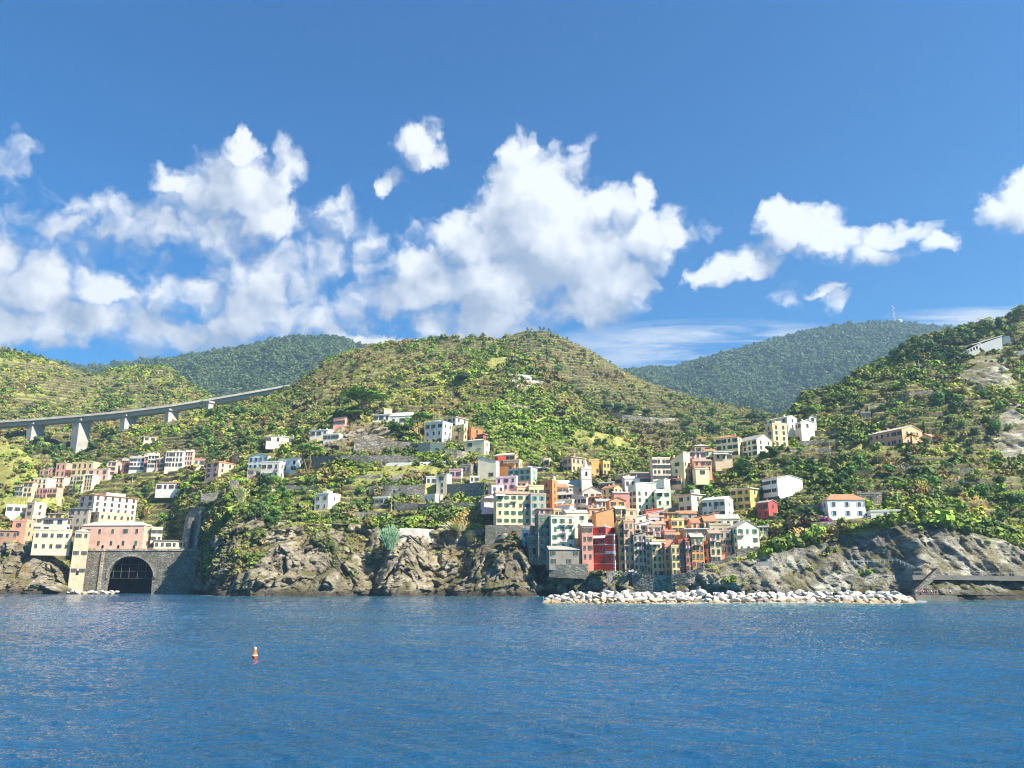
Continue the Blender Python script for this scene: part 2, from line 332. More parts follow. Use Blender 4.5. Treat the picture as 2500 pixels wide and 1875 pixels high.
tm=sstep(.38,.47,fbm(base/70,2,80)+.06)*sl*(1-vil)
hT=4.4
zt,fA=terrace(A[...,2],hT,fbm(base/80,2,90)*1.6)
A[...,2]=A[...,2]*(1-tm)+zt*tm; twA=tm*sstep(.70,.74,fA)*(1-sstep(.93,.97,fA))
A[...,2]+= (fbm(base/2.5,2,95)-.5)*.9*sl
# other sheets
def hill(name,keys,rows,us,sm_,seed,amp,tscale=0.,smask=None):
    V,s=lofted(keys,rows,us,sm_); b=V.copy(); D=b[...,1]; S_=np.broadcast_to(s[:,None],V.shape[:2])
    sil=1-.85*sstep(len(keys)-2.35,len(keys)-2.,S_)
    V[...,2]+=((fbm(b/amp[0],4,seed,True)-.5)*amp[1]+(fbm(b/(amp[0]*.2),3,seed+9)-.5)*amp[1]*.22)*sil
    tmk=np.zeros(D.shape); f_=tmk
    if tscale:
        tmk=sstep(.36,.46,fbm(b/110,2,seed+20)+.10); zt,f_=terrace(V[...,2],tscale,fbm(b/120,2,seed+30)*1.6); V[...,2]=V[...,2]*(1-tmk)+zt*tmk
    return dict(name=name,V=V,S=S_,tm=tmk,f=f_,tw=tmk*sstep(.70,.74,f_)*(1-sstep(.93,.97,f_)))
silB=[(-600,900,600),(-200,980,590),(0,1062,575),(50,1098,570),(100,1140,565),(118,1165,560),(132,1205,552),(140,1230,545)]
HB=hill('hillside',[[(-600,1330,500),(0,1300,512),(60,1262,520),(110,1245,524),(140,1250,528)],silB,back(silB,70,60)],[110,12],np.arange(-600,141,3.),6,200,(40,9))
silD=[(-600,730,1000),(-200,808,1000),(0,853,1010),(60,866,1010),(100,876,1020),(150,888,1030),(200,906,1040),(232,918,1060),(262,903,1120),(330,898,1130),(395,894,1130),(440,918,1120),(480,945,1110),(520,972,1100),(600,1010,1100)]
HD=hill('hillside',[[(-600,1330,600),(0,1225,640),(120,1215,660),(220,1190,690),(400,1130,700),(600,1120,700)],[(-600,1125,748),(0,1100,758),(82,1092,765),(140,1108,768),(195,1124,768),(255,1092,770),(310,1064,768),(412,1042,772),(600,1045,790)],silD,back(silD,120,200)],[60,280,12],np.arange(-600,601,3.2),8,210,(90,20),5.0)
silC=[(1080,880,1000),(1150,850,1010),(1200,832,1015),(1240,816,1020),(1280,808,1020),(1318,805,1020),(1350,812,1015),(1380,826,1010),(1430,848,1000),(1470,872,990),(1520,903,980),(1580,932,970),(1640,952,960),(1700,972,950),(1760,985,940),(1800,993,930),(1850,1003,910),(1900,1015,890),(1960,1040,870)]
HC=hill('hillside',[[(1080,1200,700),(1400,1190,680),(1640,1180,640),(1800,1150,640),(1960,1130,640)],[(1080,1080,800),(1400,1085,770),(1640,1070,740),(1800,1070,720),(1960,1080,700)],silC,back(silC,120,200)],[60,340,12],np.arange(1080,1961,2.8),8,220,(85,18),5.4)
silE=[(120,930,2400),(180,912,2400),(280,897,2400),(400,882,2400),(470,870,2400),(540,861,2400),(600,851,2400),(660,836,2400),(720,828,2400),(780,824,2400),(830,831,2400),(870,844,2400),(940,862,2400),(1050,900,2400)]
HE=hill('mountain',[[(120,1120,1500),(1050,1120,1500)],silE,back(silE,100,500)],[150,8],np.arange(120,1051,4.),10,230,(230,110))
silF=[(-600,810,3000),(-200,840,3000),(0,862,3000),(60,868,3000),(130,882,3000),(190,896,3000),(260,893,3000),(350,880,3000),(430,876,3000),(520,890,3000)]
HF=hill('mountain',[[(-600,1050,2300),(520,1050,2300)],silF,back(silF,90,600)],[60,8],np.arange(-600,521,6.),12,240,(300,80))
silG=[(1420,915,2800),(1500,906,2800),(1570,900,2800),(1640,898,2800),(1700,881,2800),(1760,864,2800),(1850,844,2800),(1950,820,2800),(2020,805,2800),(2080,797,2800),(2140,793,2800),(2185,788,2800),(2230,792,2800),(2290,801,2800),(2360,806,2800),(2420,806,2800),(2500,800,2800),(2800,790,2800),(3100,820,2800)]
HG=hill('mountain',[[(1420,1120,1700),(3100,1120,1700)],silG,back(silG,100,600)],[170,8],np.arange(1420,3101,4.5),12,250,(260,130))
HILLS=[HB,HD,HC,HE,HF,HG]
def bvh(V):
    nr,nc=V.shape[:2]; i=np.arange(nr*nc).reshape(nr,nc)
    q=np.stack([i[:-1,:-1],i[:-1,1:],i[1:,1:],i[1:,:-1]],-1).reshape(-1,4)
    return BVHTree.FromPolygons(V.reshape(-1,3).tolist(),q.tolist())
TREES=[bvh(A[:,::2]),bvh(HB['V']),bvh(HD['V'][::2,::2]),bvh(HC['V'][::2,::2])]
def hit(u,v):
    d=Vector(ray(u,v)).normalized(); best=None
    for t in TREES:
        r=t.ray_cast(Vector((0,0,CH)),d)
        if r[0] is not None and (best is None or r[3]<best[3]): best=r
    return None if best is None else best[0]
def ground_z(x,y,dflt=None):
    best=None
    for t in TREES:
        r=t.ray_cast(Vector((x,y,900)),Vector((0,0,-1)))
        if r[0] is not None and (best is None or r[0].z>best): best=r[0].z
    return best if best is not None else dflt
# ---------------------------------------------------------------- houses
M_GLASS=plain('window_glass',(.035,.045,.055),.25,0,.2); M_FRAMEW=plain('window_frame',(.42,.40,.36),.6)
M_SHG=plain('green_shutter',(.045,.17,.10),.6); M_SHD=plain('dark_shutter',(.055,.06,.05),.6); M_SHB=plain('blue_shutter',(.30,.42,.55),.6); M_SHT=plain('teal_shutter',(.03,.25,.22),.6)
M_IRON=plain('iron',(.05,.05,.05),.5,.3); M_WHITE=plain('white_paint',(.66,.65,.62),.7); M_CONC=plain('concrete',(.42,.40,.36),.9,0,.2,.3); M_DARK=plain('dark_inside',(.02,.02,.02),.9)
M_BRICK=plain('chimney_brick',(.45,.30,.22),.9); M_WOOD=plain('weathered_wood',(.30,.20,.12),.8)
T_SLATE=rooftile((.42,.40,.36)); T_TERRA=rooftile((.55,.25,.13)); T_PALE=rooftile((.62,.57,.47)); T_PINK=rooftile((.52,.33,.25)); T_FLAT=plain('terrace_floor',(.5,.46,.40),.9)
ROOFS={'s':T_SLATE,'t':T_TERRA,'p':T_PALE,'k':T_PINK,'f':T_FLAT,'w':M_WHITE}
SHUT={'g':M_SHG,'d':M_SHD,'b':M_SHB,'t':M_SHT}
def winmesh(w,h,mode,sh):
    key=('win',w,h,mode,sh)
    if key in _mc: return _mc[key]
    m=MB(); fr=.05
    m.box(-w/2,-.03,0,w/2,.02,h,0)                                        # glass
    m.box(-w/2-fr,-.10,-fr,-w/2,.02,h+fr,1); m.box(w/2,-.10,-fr,w/2+fr,.02,h+fr,1); m.box(-w/2,-.10,h,w/2,.02,h+fr,1)
    m.box(-w/2-.05,-.22,-fr-.05,w/2+.05,.02,-.004,1); m.box(-.03,-.06,0,.03,-.031,h,1)
    if mode=='o':                                                         # shutters folded back on the wall
        for s in (-1,1): m.box(min(s*(w/2+fr+.01),s*(w+fr)),-.09,0,max(s*(w/2+fr+.01),s*(w+fr)),.02,h,2)
    if mode=='c':
        for s in (-1,1): m.box(min(s*.01,s*w/2*.98),-.13,.01,max(s*.01,s*w/2*.98),-.07,h-.01,2)
    me=m.mesh('window',[M_GLASS,M_FRAMEW,SHUT[sh]]); _mc[key]=me; return me
def doormesh(w,h,arch=False):
    key=('door',w,h,arch)
    if key in _mc: return _mc[key]
    m=MB()
    pr=[(-w/2,0),(w/2,0),(w/2,h)]+([(w/2*math.cos(t),h+w/2*math.sin(t)) for t in np.linspace(0,math.pi,9)[1:-1]] if arch else [])+[(-w/2,h)]
    n=len(pr); vs=[(x,-.07,z) for x,z in pr]+[(x,.02,z) for x,z in pr]
    m.add(vs,[tuple(range(n))]+[(i,n+i,n+(i+1)%n,(i+1)%n) for i in range(n)],0)
    m.box(-w/2-.12,-.1,0,-w/2,.02,h,1); m.box(w/2,-.1,0,w/2+.12,.02,h,1)
    if not arch: m.box(-w/2-.12,-.1,h,w/2+.12,.02,h+.15,1)
    me=m.mesh('door',[M_DARK if arch else M_SHD,M_FRAMEW]); _mc[key]=me; return me
GL='houses round the station bay'; GRW='row houses below the viaduct'; GC='houses on the central headland'; GV='houses of the harbour village'; GU='houses on the upper slope of the village'; GRR='houses on the right-hand slope'
FOOT=[]   # footprints: (cx, cy, ux, uy, half_w, depth, base_z)
def frame_of(u0,um,u1,vt,vb,side,phi,D=None,dep=None):
    """corner nearest to the camera, size and turn of a box from its picture corners; D from the ground it stands on"""
    if D is None:
        p=hit(um,vb)
        D=p.y if p is not None else 400
    else:
        p=hit(um,vb)
        if p is not None and p.y<D-2: D=p.y+1.
    al=math.atan2((um-1250)/F,CP)
    c=Vector(P(um,vb,D)); H=float(P(um,vt,D)[2])-c.z; mpp=c.length/ math.sqrt(F*F+(um-1250)**2+0)*1.0
    if side=='F': ph=R(phi) if abs(phi)<8 else 0.
    elif side=='R': ph=R(phi)
    else: ph=-R(phi)
    th=al+ph
    if side=='L': W=(u1-um)*mpp/math.cos(ph); Dp=(um-u0)*mpp/abs(math.sin(ph)) if um>u0 else 8
    elif side=='R': W=(um-u0)*mpp/math.cos(ph); Dp=(u1-um)*mpp/abs(math.sin(ph)) if u1>um else 8
    else:
        ph=-R(12) if um>1180 else 0.; th=al+ph; W=(u1-u0)*mpp; Dp=9
    if dep: Dp=dep
    fx=Vector((math.cos(th),-math.sin(th),0)); fy=Vector((math.sin(th),math.cos(th),0))
    if side=='R': o=c-fx*W/2
    elif side=='L': o=c+fx*W/2
    else: o=Vector(P((u0+u1)/2,vb,D))
    return o,th,W,Dp,H,fx,fy
def house(label,u0,um,u1,vt,vb,side,colr,roof='flat',rc='f',nf=2,rows=2,ns=0,phi=30,D=None,rh=None,name='house',cat='house',group='houses of the hillside village',sh='d',bal=0,chim=1,ww=1.15,wh=1.75,ext=5,door=0,over=.35,open_=.6,
          dep=None,top=0,lower=None,sidecol=None,awn=0,arch=0,wincol=None,skip=0,band=None,shed=None):
    o,th,W,Dp,H,fx,fy=frame_of(u0,um,u1,vt,vb,side,phi,D,dep)
    if roof=='flat' and not top and group in (GV,GRW,GU) and sum(map(ord,label))%5<2: roof='gable'; rc='ktps'[sum(map(ord,label))%4]; rh=rh or min(1.6,Dp*.18)
    e=empty(name,o,-th,label,cat,group)
    FOOT.append((o.x,o.y,fx.x,fx.y,W/2,Dp,o.z))
    wm=stucco(colr) if colr is not STONE else stone((.34,.31,.26))
    m=MB()
    if roof=='shed':                    # mono-pitch; high edge: 'L','R' or 'B'
        r=rh or H*.25; hz={'L':(H+r,H,H,H+r),'R':(H,H+r,H+r,H),'B':(H,H,H+r,H+r)}[shed or 'R']
    else: hz=(H,H,H,H)
    x0,x1=-W/2,W/2
    m.add([(x0,0,-ext),(x1,0,-ext),(x1,Dp,-ext),(x0,Dp,-ext),(x0,0,hz[0]),(x1,0,hz[1]),(x1,Dp,hz[2]),(x0,Dp,hz[3])],[(0,3,2,1),(4,5,6,7),(0,1,5,4),(1,2,6,5),(2,3,7,6),(3,0,4,7)])
    if roof=='gablef': r=rh or W*.22; m.add([(x0,0,H),(x1,0,H),(0,0,H+r),(x0,Dp,H),(x1,Dp,H),(0,Dp,H+r)],[(0,1,2),(5,4,3)])
    if roof=='gable': r=rh or Dp*.25; m.add([(x0,0,H),(x0,Dp,H),(x0,Dp/2,H+r),(x1,0,H),(x1,Dp,H),(x1,Dp/2,H+r)],[(2,1,0),(3,4,5)])
    m.build('wall',[wm],e)
    rm=ROOFS[rc]; q=MB(); t=.22; ov=over
    X0,X1,Y0,Y1=x0-ov,x1+ov,-ov,Dp+ov
    if roof=='flat':
        q.box(x0-.12,-.12,H+.004,x1+.12,Dp+.12,H+.2); 
        for a in ((x0-.12,-.12,x1+.12,.12),(x0-.12,Dp-.12,x1+.12,Dp+.12),(x0-.12,.12,x0+.12,Dp-.12),(x1-.12,.12,x1+.12,Dp-.12)): q.box(a[0],a[1],H+.2,a[2],a[3],H+.85,1)
        rt=H+.2
    elif roof=='slab':
        q.box(x0-.7,-.7,H+.004,x1+.7,Dp+.7,H+.35); rt=H+.35
    elif roof=='hip':
        r=rh or min(W,Dp)*.22; k_=min(W,Dp)/2
        q.add([(X0,Y0,H),(X1,Y0,H),(X1,Y1,H),(X0,Y1,H),(X0,Y0,H+t),(X1,Y0,H+t),(X1,Y1,H+t),(X0,Y1,H+t),(x0+k_ if W>Dp else 0,Dp/2 if W>Dp else k_,H+t+r),(x1-k_ if W>Dp else 0,Dp/2 if W>Dp else Dp-k_,H+t+r)],
          [(0,3,2,1),(0,1,5,4),(1,2,6,5),(2,3,7,6),(3,0,4,7),(4,5,9,8) if W>Dp else (4,5,8),(5,6,9) if W>Dp else (5,6,9,8),(6,7,8,9) if W>Dp else (6,7,9),(7,4,8) if W>Dp else (7,4,8,9)]); rt=H+t+r*.5
    elif roof=='gablef':
        r=rh or W*.22; s_=r/(W/2)
        for sx_ in (-1,1):
            xe=sx_*(W/2+ov); ze=H-ov*s_
            a=[(0,-ov,H+r+.004),(xe,-ov,ze+.004),(xe,Dp+ov,ze+.004),(0,Dp+ov,H+r+.004)]; b=[(x,y,z+t) for x,y,z in a]
            q.add(a+b,[(0,1,2,3),(7,6,5,4),(0,4,5,1),(1,5,6,2),(2,6,7,3),(3,7,4,0)])
        rt=H+r*.6
    elif roof=='gable':
        r=rh or Dp*.25; s_=r/(Dp/2)
        for sy_ in (-1,1):
            ye=Dp/2+sy_*(Dp/2+ov); ze=H-ov*s_
            a=[(x0-ov,Dp/2,H+r+.004),(x0-ov,ye,ze+.004),(x1+ov,ye,ze+.004),(x1+ov,Dp/2,H+r+.004)]; b=[(x,y,z+t) for x,y,z in a]
            q.add(a+b,[(0,1,2,3),(7,6,5,4),(0,4,5,1),(1,5,6,2),(2,6,7,3),(3,7,4,0)])
        rt=H+r*.6
    elif roof=='shed':
        a=[(x0,0,hz[0]),(x1,0,hz[1]),(x1,Dp,hz[2]),(x0,Dp,hz[3])]
        a=[(x*(1+ov/abs(x)),(-ov if y==0 else y+ov),z+.004) for x,y,z in a]; b=[(x,y,z+t) for x,y,z in a]
        q.add(a+b,[(3,2,1,0),(4,5,6,7),(0,1,5,4),(1,2,6,5),(2,3,7,6),(3,0,4,7)]); rt=H+(rh or H*.25)*.5
    rf=q.build('roof',[rm,wm],e)
    rr=random.Random(hash(label)&0xffff if False else sum(map(ord,label)))
    for i in range(chim):
        cx,cyy=rr.uniform(-.35,.35)*W,rr.uniform(.25,.6)*Dp
        c=MB(); c.box(cx-.35,cyy-.3,rt-.4,cx+.35,cyy+.3,rt+1.3); c.box(cx-.45,cyy-.4,rt+1.3,cx+.45,cyy+.4,rt+1.42); c.build('chimney',[wm],rf)
    if top:                              # stair head on the roof terrace
        c=MB(); a=rr.uniform(-.25,.2)*W; c.box(a,Dp*.3,H+.2,a+W*.3,Dp*.75,H+2.6); c.build('stair_head',[wm],e)
    st=H/rows; wk=max(1.,o.y/370.); ww=round(min(ww*wk,W/max(nf,1)*.6),1); wh=round(min(wh*wk,st*.64),1)
    if ww<1.9*wk: ww=round(min(ww,wh*.68),1)
    FW=[]
    for r_ in range(rows):
        z=r_*st+(st-wh)*.55
        for c_ in range(nf):
            x=x0+W*(c_+.5)/nf+rr.uniform(-.06,.06)*W/nf
            FW.append((x,z))
    for i,(x,z) in enumerate(FW):
        if skip and rr.random()<skip: continue
        md='o' if rr.random()<open_ and W/nf>2.2 else ('c' if rr.random()<.35 else 'n')
        ob=link('window',winmesh(ww,wh,md,sh),e,(x,0,z)); 
    for r_ in range(rows):
        z=r_*st+(st-wh)*.55
        for c_ in range(ns):
            y=Dp*(c_+.5)/ns
            link('window',winmesh(ww,wh,'n' if rr.random()<.6 else 'c',sh),e,((x1 if side!='L' else x0),y,z),rz=math.pi/2 if side!='L' else -math.pi/2)
    for i in range(bal):
        r_=max(0,rows-1-i%rows); z=r_*st+.1; x=FW[min(len(FW)-1,r_*nf+(i//rows+rr.randrange(nf))%nf)][0]; bw=min(1.5,W*.3)
        b=MB(); b.box(x-bw,-1.1,z-.15,x+bw,-.004,z)
        for j in range(9): xx=x-bw+.04+(2*bw-.08)*j/8; b.tube((xx,-1.05,z),(xx,-1.05,z+1),.025,n=4,mi=1)
        b.box(x-bw,-1.09,z+.97,x+bw,-1.02,z+1.04,1); b.box(x-bw,-1.02,z+.97,x-bw+.05,-.004,z+1.04,1); b.box(x+bw-.05,-1.02,z+.97,x+bw,-.004,z+1.04,1)
        b.build('balcony',[M_CONC,M_IRON],e)
        if rr.random()<.55:
            for j in range(4):
                lx=x-bw+.15+j*bw*.5; g_=MB(); g_.box(lx,-1.16,z+.15-rr.random()*.5,lx+bw*.36,-1.13,z+.95); g_.build('laundry',[plain('laundry_'+'abc'[j%3],((.7,.7,.72),(.5,.08,.07),(.12,.2,.45))[j%3],.9)],e)
    for i in range(awn):
        x=FW[(rows-1)*nf+i%nf][0] if nf else 0; z=H-.3; a=MB(); aw=min(2.4,W*.4)
        a.add([(x-aw,-.02,z),(x+aw,-.02,z),(x+aw,-1.8,z-.9),(x-aw,-1.8,z-.9),(x-aw,-.02,z-.08),(x+aw,-.02,z-.08),(x+aw,-1.8,z-.98),(x-aw,-1.8,z-.98)],[(3,2,1,0),(4,5,6,7),(0,1,5,4),(2,3,7,6),(1,2,6,5),(3,0,4,7)]); a.build('awning',[M_WHITE],e)
    for i in range(arch):
        x=x0+W*(i+.5)/arch; link('door',doormesh(1.5,1.9,True),e,(x,0,0))
    for i in range(door):
        x=x0+W*(i+.5)/door+.6; link('door',doormesh(1.1,2.2),e,(x,0,0))
    return e,(W,Dp,H)
STONE='stone'
W_=(.70,.68,.64);CR=(.74,.67,.52);YE=(.72,.59,.36);PK=(.70,.42,.36);PP=(.78,.60,.60);OR=(.66,.30,.11);RD=(.45,.055,.035);SA=(.70,.38,.25);MG=(.58,.72,.58);GR=(.40,.38,.34);PE=(.74,.53,.36);TN=(.56,.46,.34);BR=(.48,.22,.15);BW=(.70,.76,.82);GG=(.45,.72,.45);RR=(.48,.14,.12);OC=(.62,.44,.20)
GL='houses round the station bay'; GRW='row houses below the viaduct'; GC='houses on the central headland'; GV='houses of the harbour village'; GU='houses on the upper slope of the village'; GRR='houses on the right-hand slope'
H=house
# --- station bay
H('two-storey pink station building with pale hipped roof and grey ground floor, above the sea arch',210,346,366,1283,1341,'R',(.68,.46,.38),'hip','p',5,2,1,phi=30,D=486,rh=2.6,name='station_building',cat='building',group=None,arch=4,wh=1.9,ww=1.2,chim=0,open_=.2,sh='g')
H('small cream annexe of two floors tucked beside the pink station building',366,389,391,1290,1340,'F',CR,'flat','f',2,3,0,D=492,group=GL,chim=0)
H('low flat-roofed platform shelter between the station and the buttressed wall',379,455,456,1320,1341,'F',(.6,.55,.47),'slab','s',6,1,0,D=488,name='platform_shelter',cat='shelter',group=None,chim=0,wh=1.8)
e,_=H('tall white and pink apartment block with balconies, largest building of the station bay',190,222,320,1208,1280,'R',(.76,.62,.56),'slab','t',2,5,6,phi=62,D=520,name='apartment_building',cat='apartments',group=None,bal=5,top=1,chim=0)
H('two-tier yellow house squeezed in front of the tall apartment block',217,238,310,1252,1290,'R',YE,'flat','p',2,2,5,phi=62,D=502,group=GL,chim=0)
H('shaded grey house with stacked balconies left of the tall apartment block',167,210,216,1242,1300,'R',GR,'slab','s',3,3,0,phi=35,D=500,group=GL,bal=4,chim=0)
H('white villa with wide windows and brown flat roof left of the balconied grey house',107,160,168,1266,1300,'R',W_,'slab','k',2,2,1,phi=30,D=482,group=GL,chim=0,ww=2.2)
H('small ochre penthouse rising behind the white villa with wide windows',122,150,154,1254,1268,'R',OC,'slab','p',2,1,0,phi=30,D=490,group=GL,chim=0)
H('cream seaside building with a flat roof on the tip of the left promontory',90,168,170,1296,1348,'R',(.62,.56,.44),'flat','p',5,2,0,phi=12,D=470,group=GL,ext=2,chim=0,sh='d',top=1)
H('narrow cream tower with a dark arch at its foot beside the station sea wall',172,201,204,1298,1404,'F',(.50,.43,.33),'hip','p',2,5,0,D=468,rh=1.6,name='tower_house',group=GL,ext=12,arch=1,chim=0,skip=.4)
H('salmon cube house on top of the left cliff',31,59,76,1272,1313,'R',(.78,.40,.28),'flat','f',1,2,1,phi=38,D=474,group=GL,chim=1)
H('open brown pergola terrace at the left edge of the cliff top',-20,52,54,1296,1316,'F',(.30,.2,.15),'slab','k',5,1,0,D=472,name='pergola_terrace',cat='terrace',group=None,chim=0,ww=1.8)
H('pale pink flat-roofed house high behind the salmon cube',64,80,106,1228,1262,'R',(.80,.55,.45),'flat','f',1,2,1,phi=52,D=515,group=GL)
H('long low cream house between the salmon cube and the white villa',76,104,108,1262,1300,'F',(.74,.66,.5),'flat','p',3,2,0,D=490,group=GL,chim=0)
H('white flat terrace house half hidden by trees at the far left',18,62,64,1235,1252,'F',W_,'flat','f',3,1,0,D=520,group=GL,chim=0)
# --- row houses
rows_=[('grey-green',38,54,56,1188,1211,(.48,.5,.42),2,2),('pale yellow',56,76,86,1178,1214,(.74,.64,.4),2,3),('rose',90,112,113,1194,1217,(.66,.34,.3),3,2),('salmon',113,136,150,1193,1216,(.72,.42,.34),3,2),
('cream',84,112,112,1169,1194,CR,3,2),('grey',112,134,134,1168,1193,(.66,.62,.55),2,2),('pink-windowed',134,153,178,1167,1192,(.76,.6,.52),2,2),('tall cream',171,199,201,1163,1203,(.72,.68,.52),4,4),('tall sand',201,222,236,1160,1196,(.74,.66,.5),4,4),
('brick-grey',98,116,117,1149,1168,(.5,.36,.3),2,2),('dusty pink',117,136,140,1144,1167,(.66,.42,.38),2,2),('pink and white',137,158,181,1132,1164,(.70,.42,.36),2,2),('red',161,184,185,1149,1166,RR,3,1),('long yellow',179,224,244,1129,1160,YE,4,2),('mint',187,217,218,1143,1162,(.55,.68,.58),3,1),
('blush',218,262,272,1146,1172,(.78,.56,.5),3,2)]
for i,(c,a,b_,c_,t_,d_,cc_,n_,r_) in enumerate(rows_):
    H(f'{c} house in the crowded rows above the station bay',a,b_,c_,t_,d_,'R',cc_,'flat','f' if i%3 else 'p',n_,r_,0,phi=40,group=GRW,ww=.9,chim=1)
tr=[('pink house at the low end',261,279,298,1128,1161,(.76,.5,.44),2,3),('brick-red house',298,316,319,1124,1153,RR,4,3),('pale blue house',318,350,352,1118,1149,(.66,.72,.78),4,3),('narrow red house',351,361,362,1112,1144,(.6,.28,.24),1,2),('white house with arched windows',361,384,386,1111,1143,W_,3,3),('small pink house',382,398,402,1121,1143,PK,2,2),('large white house of three floors',405,443,452,1104,1141,W_,5,3),('salmon house at the high end',451,468,473,1103,1136,(.74,.48,.42),3,3)]
for (c,a,b_,c_,t_,d_,cc_,n_,r_) in tr:
    H(f'{c} of the long terrace under the viaduct',a,b_,c_,t_,d_,'R',cc_,'gable','p' if n_%2 else 's',n_,r_,0,phi=24,group=GRW,ww=.9,rh=1.5,chim=2)
H('tiny white cottage right of the long terrace under the viaduct',474,496,498,1123,1137,'F',W_,'flat','f',2,1,0,group=GRW,chim=0)
H('white bungalow with an orange tiled roof among the reeds above the arch',385,440,459,1179,1198,'R',(.74,.76,.76),'hip','t',4,1,1,phi=28,group=GRW,rh=1.4)
# --- central headland
H('pink house with hipped terracotta roof and balconies on the left slope of the headland',502,532,583,1128,1166,'R',(.76,.46,.38),'hip','t',2,3,3,phi=50,group=GC,rh=2,bal=2)
H('dark timber hut with a steep gable behind the pink hipped house',567,582,596,1112,1124,'F',(.06,.05,.05),'gablef','s',1,1,0,group=GC,rh=2.5,chim=0,name='hut',cat='hut')
H('large white villa with blue-white windows and terracotta roof on a grey stone base',607,652,690,1112,1146,'R',(.74,.78,.82),'gablef','t',4,2,2,phi=38,group=GC,rh=2,sh='b',chim=2)
H('grey stone base floor below the large white villa',604,646,650,1146,1162,'F',STONE,'flat','f',3,1,0,group=GC,chim=0,name='stone_annexe')
H('white annexe with dark balconies in front of the large white villa',637,680,692,1128,1170,'R',W_,'flat','w',3,2,1,phi=30,group=GC,bal=3,chim=0)
H('long white wing stepping right from the large white villa',680,728,737,1122,1150,'R',(.78,.79,.8),'shed','w',2,2,0,phi=25,group=GC,rh=1.2,chim=1)
H('long low white farmhouse half hidden by trees above the villa',651,712,716,1066,1081,'F',(.66,.62,.56),'gable','p',6,1,0,group=GC,rh=1,chim=3,skip=.3)
H('white cottage with two chimneys below the pink hut on the slope',757,800,821,1049,1066,'R',W_,'gable','w',3,1,0,phi=28,group=GC,rh=1.5,chim=2)
H('low white extension in front of the two-chimney cottage',790,826,836,1060,1073,'R',W_,'flat','w',4,1,0,phi=28,group=GC,chim=0)
H('small pink hut left of the great umbrella pine',814,841,850,1021,1040,'R',(.68,.36,.32),'shed','k',3,1,0,phi=25,group=GC,rh=.8,chim=0,ext=3)
H('stepped white cube house on the garden terraces above the light rock face',768,800,829,1206,1246,'R',W_,'flat','w',2,2,1,phi=38,group=GC,ww=.8,top=1,chim=0)
H('low white cottage with square windows on the left of the terrace wall',912,948,971,1215,1231,'R',(.76,.74,.66),'flat','w',3,1,1,phi=30,group=GC,chim=0)
H('white restaurant terrace under a peaked canopy beside the great umbrella pine',910,952,967,1012,1028,'R',(.78,.76,.7),'slab','w',3,1,0,phi=20,group=GC,chim=0,name='terrace_restaurant',cat='restaurant')
H('square stone turret behind the peaked canopy',937,955,957,1000,1014,'F',(.6,.52,.38),'flat','p',0,1,0,group=GC,chim=0,name='turret',cat='tower')
H('white building with a pyramid tent roof between the two umbrella pines',951,1012,1016,1014,1036,'R',W_,'hip','w',3,1,0,phi=18,group=GC,rh=2.6,chim=0)
H('tall white house with a flat roof standing beside the slim umbrella pine',1036,1080,1104,1030,1083,'R',(.78,.80,.83),'flat','w',3,3,2,phi=35,group=GC,bal=1,top=1,chim=0,D=None,ww=1.1)
H('cream villa with layered terraces behind the tall white house',1082,1112,1142,1018,1060,'R',(.75,.68,.52),'slab','p',3,3,2,phi=40,group=GC,chim=1,bal=2)
H('yellow house with a palm in front, between the white and the red-orange houses',1103,1132,1141,1038,1076,'R',YE,'flat','p',1,2,1,phi=40,group=GC,chim=0)
H('red-orange house with pink lit side above the cream balcony house',1136,1150,1178,1044,1078,'R',(.72,.22,.09),'shed','k',1,2,1,phi=55,group=GC,rh=1.5,shed='L')
H('small dark red house stacked behind the cream balcony house',1163,1180,1196,1060,1078,'R',RR,'slab','p',1,1,1,phi=35,group=GC,chim=0)
H('cream house with one long balcony and a low hipped roof',1134,1182,1195,1074,1113,'R',(.78,.71,.52),'hip','p',2,2,1,phi=28,group=GC,rh=1.4,bal=2,skip=.3)
H('big plain cream house with slanting roof and a single lower window',1166,1211,1219,1124,1170,'R',(.74,.70,.58),'shed','s',2,2,0,phi=22,group=GC,rh=3.2,shed='L',skip=.5,chim=0)
H('cream house with a pale hipped roof at the top of the old town stairs',1204,1258,1266,1110,1126,'R',(.75,.56,.33),'hip','p',4,1,1,phi=22,group=GC,rh=1.6,chim=0)
H('peach lower wing below the pale hipped roof',1228,1268,1275,1124,1145,'R',PE,'flat','f',3,1,1,phi=22,group=GC,chim=0,bal=1)
H('bright red cube house beside the plain cream house',1215,1233,1235,1118,1138,'F',(.55,.06,.04),'flat','t',1,1,0,group=GC,chim=0)
H('orange-brown house below the bright red cube',1217,1256,1259,1134,1164,'R',OR,'shed','k',2,2,0,phi=20,group=GC,rh=1.5,shed='L',skip=.4)
H('long grey plastered house behind the pink houses',1239,1296,1312,1144,1188,'R',(.5,.48,.43),'flat','p',4,3,1,phi=28,group=GC,sh='t',skip=.3)
H('small pink house on the wall left of the village',1096,1126,1130,1147,1167,'R',(.74,.48,.54),'flat','k',2,1,0,phi=18,group=GC,chim=0)
H('rough grey stone cottage next to the small pink house',1123,1150,1156,1135,1156,'R',STONE,'flat','f',2,1,0,phi=20,group=GC,chim=0)
H('narrow cream house of three floors standing against the terrace wall',1065,1090,1102,1160,1207,'R',CR,'shed','p',1,3,0,phi=28,group=GC,rh=1)
H('pale blue-grey wing left of the narrow cream house',1040,1065,1067,1166,1182,'F',(.5,.56,.6),'flat','f',2,1,0,group=GC,chim=0)
H('low white garage with two doors at the foot of the narrow cream house',1033,1062,1084,1209,1227,'R',W_,'flat','w',2,1,0,phi=35,group=GC,chim=0,name='garage',cat='garage',wh=.9,door=2)
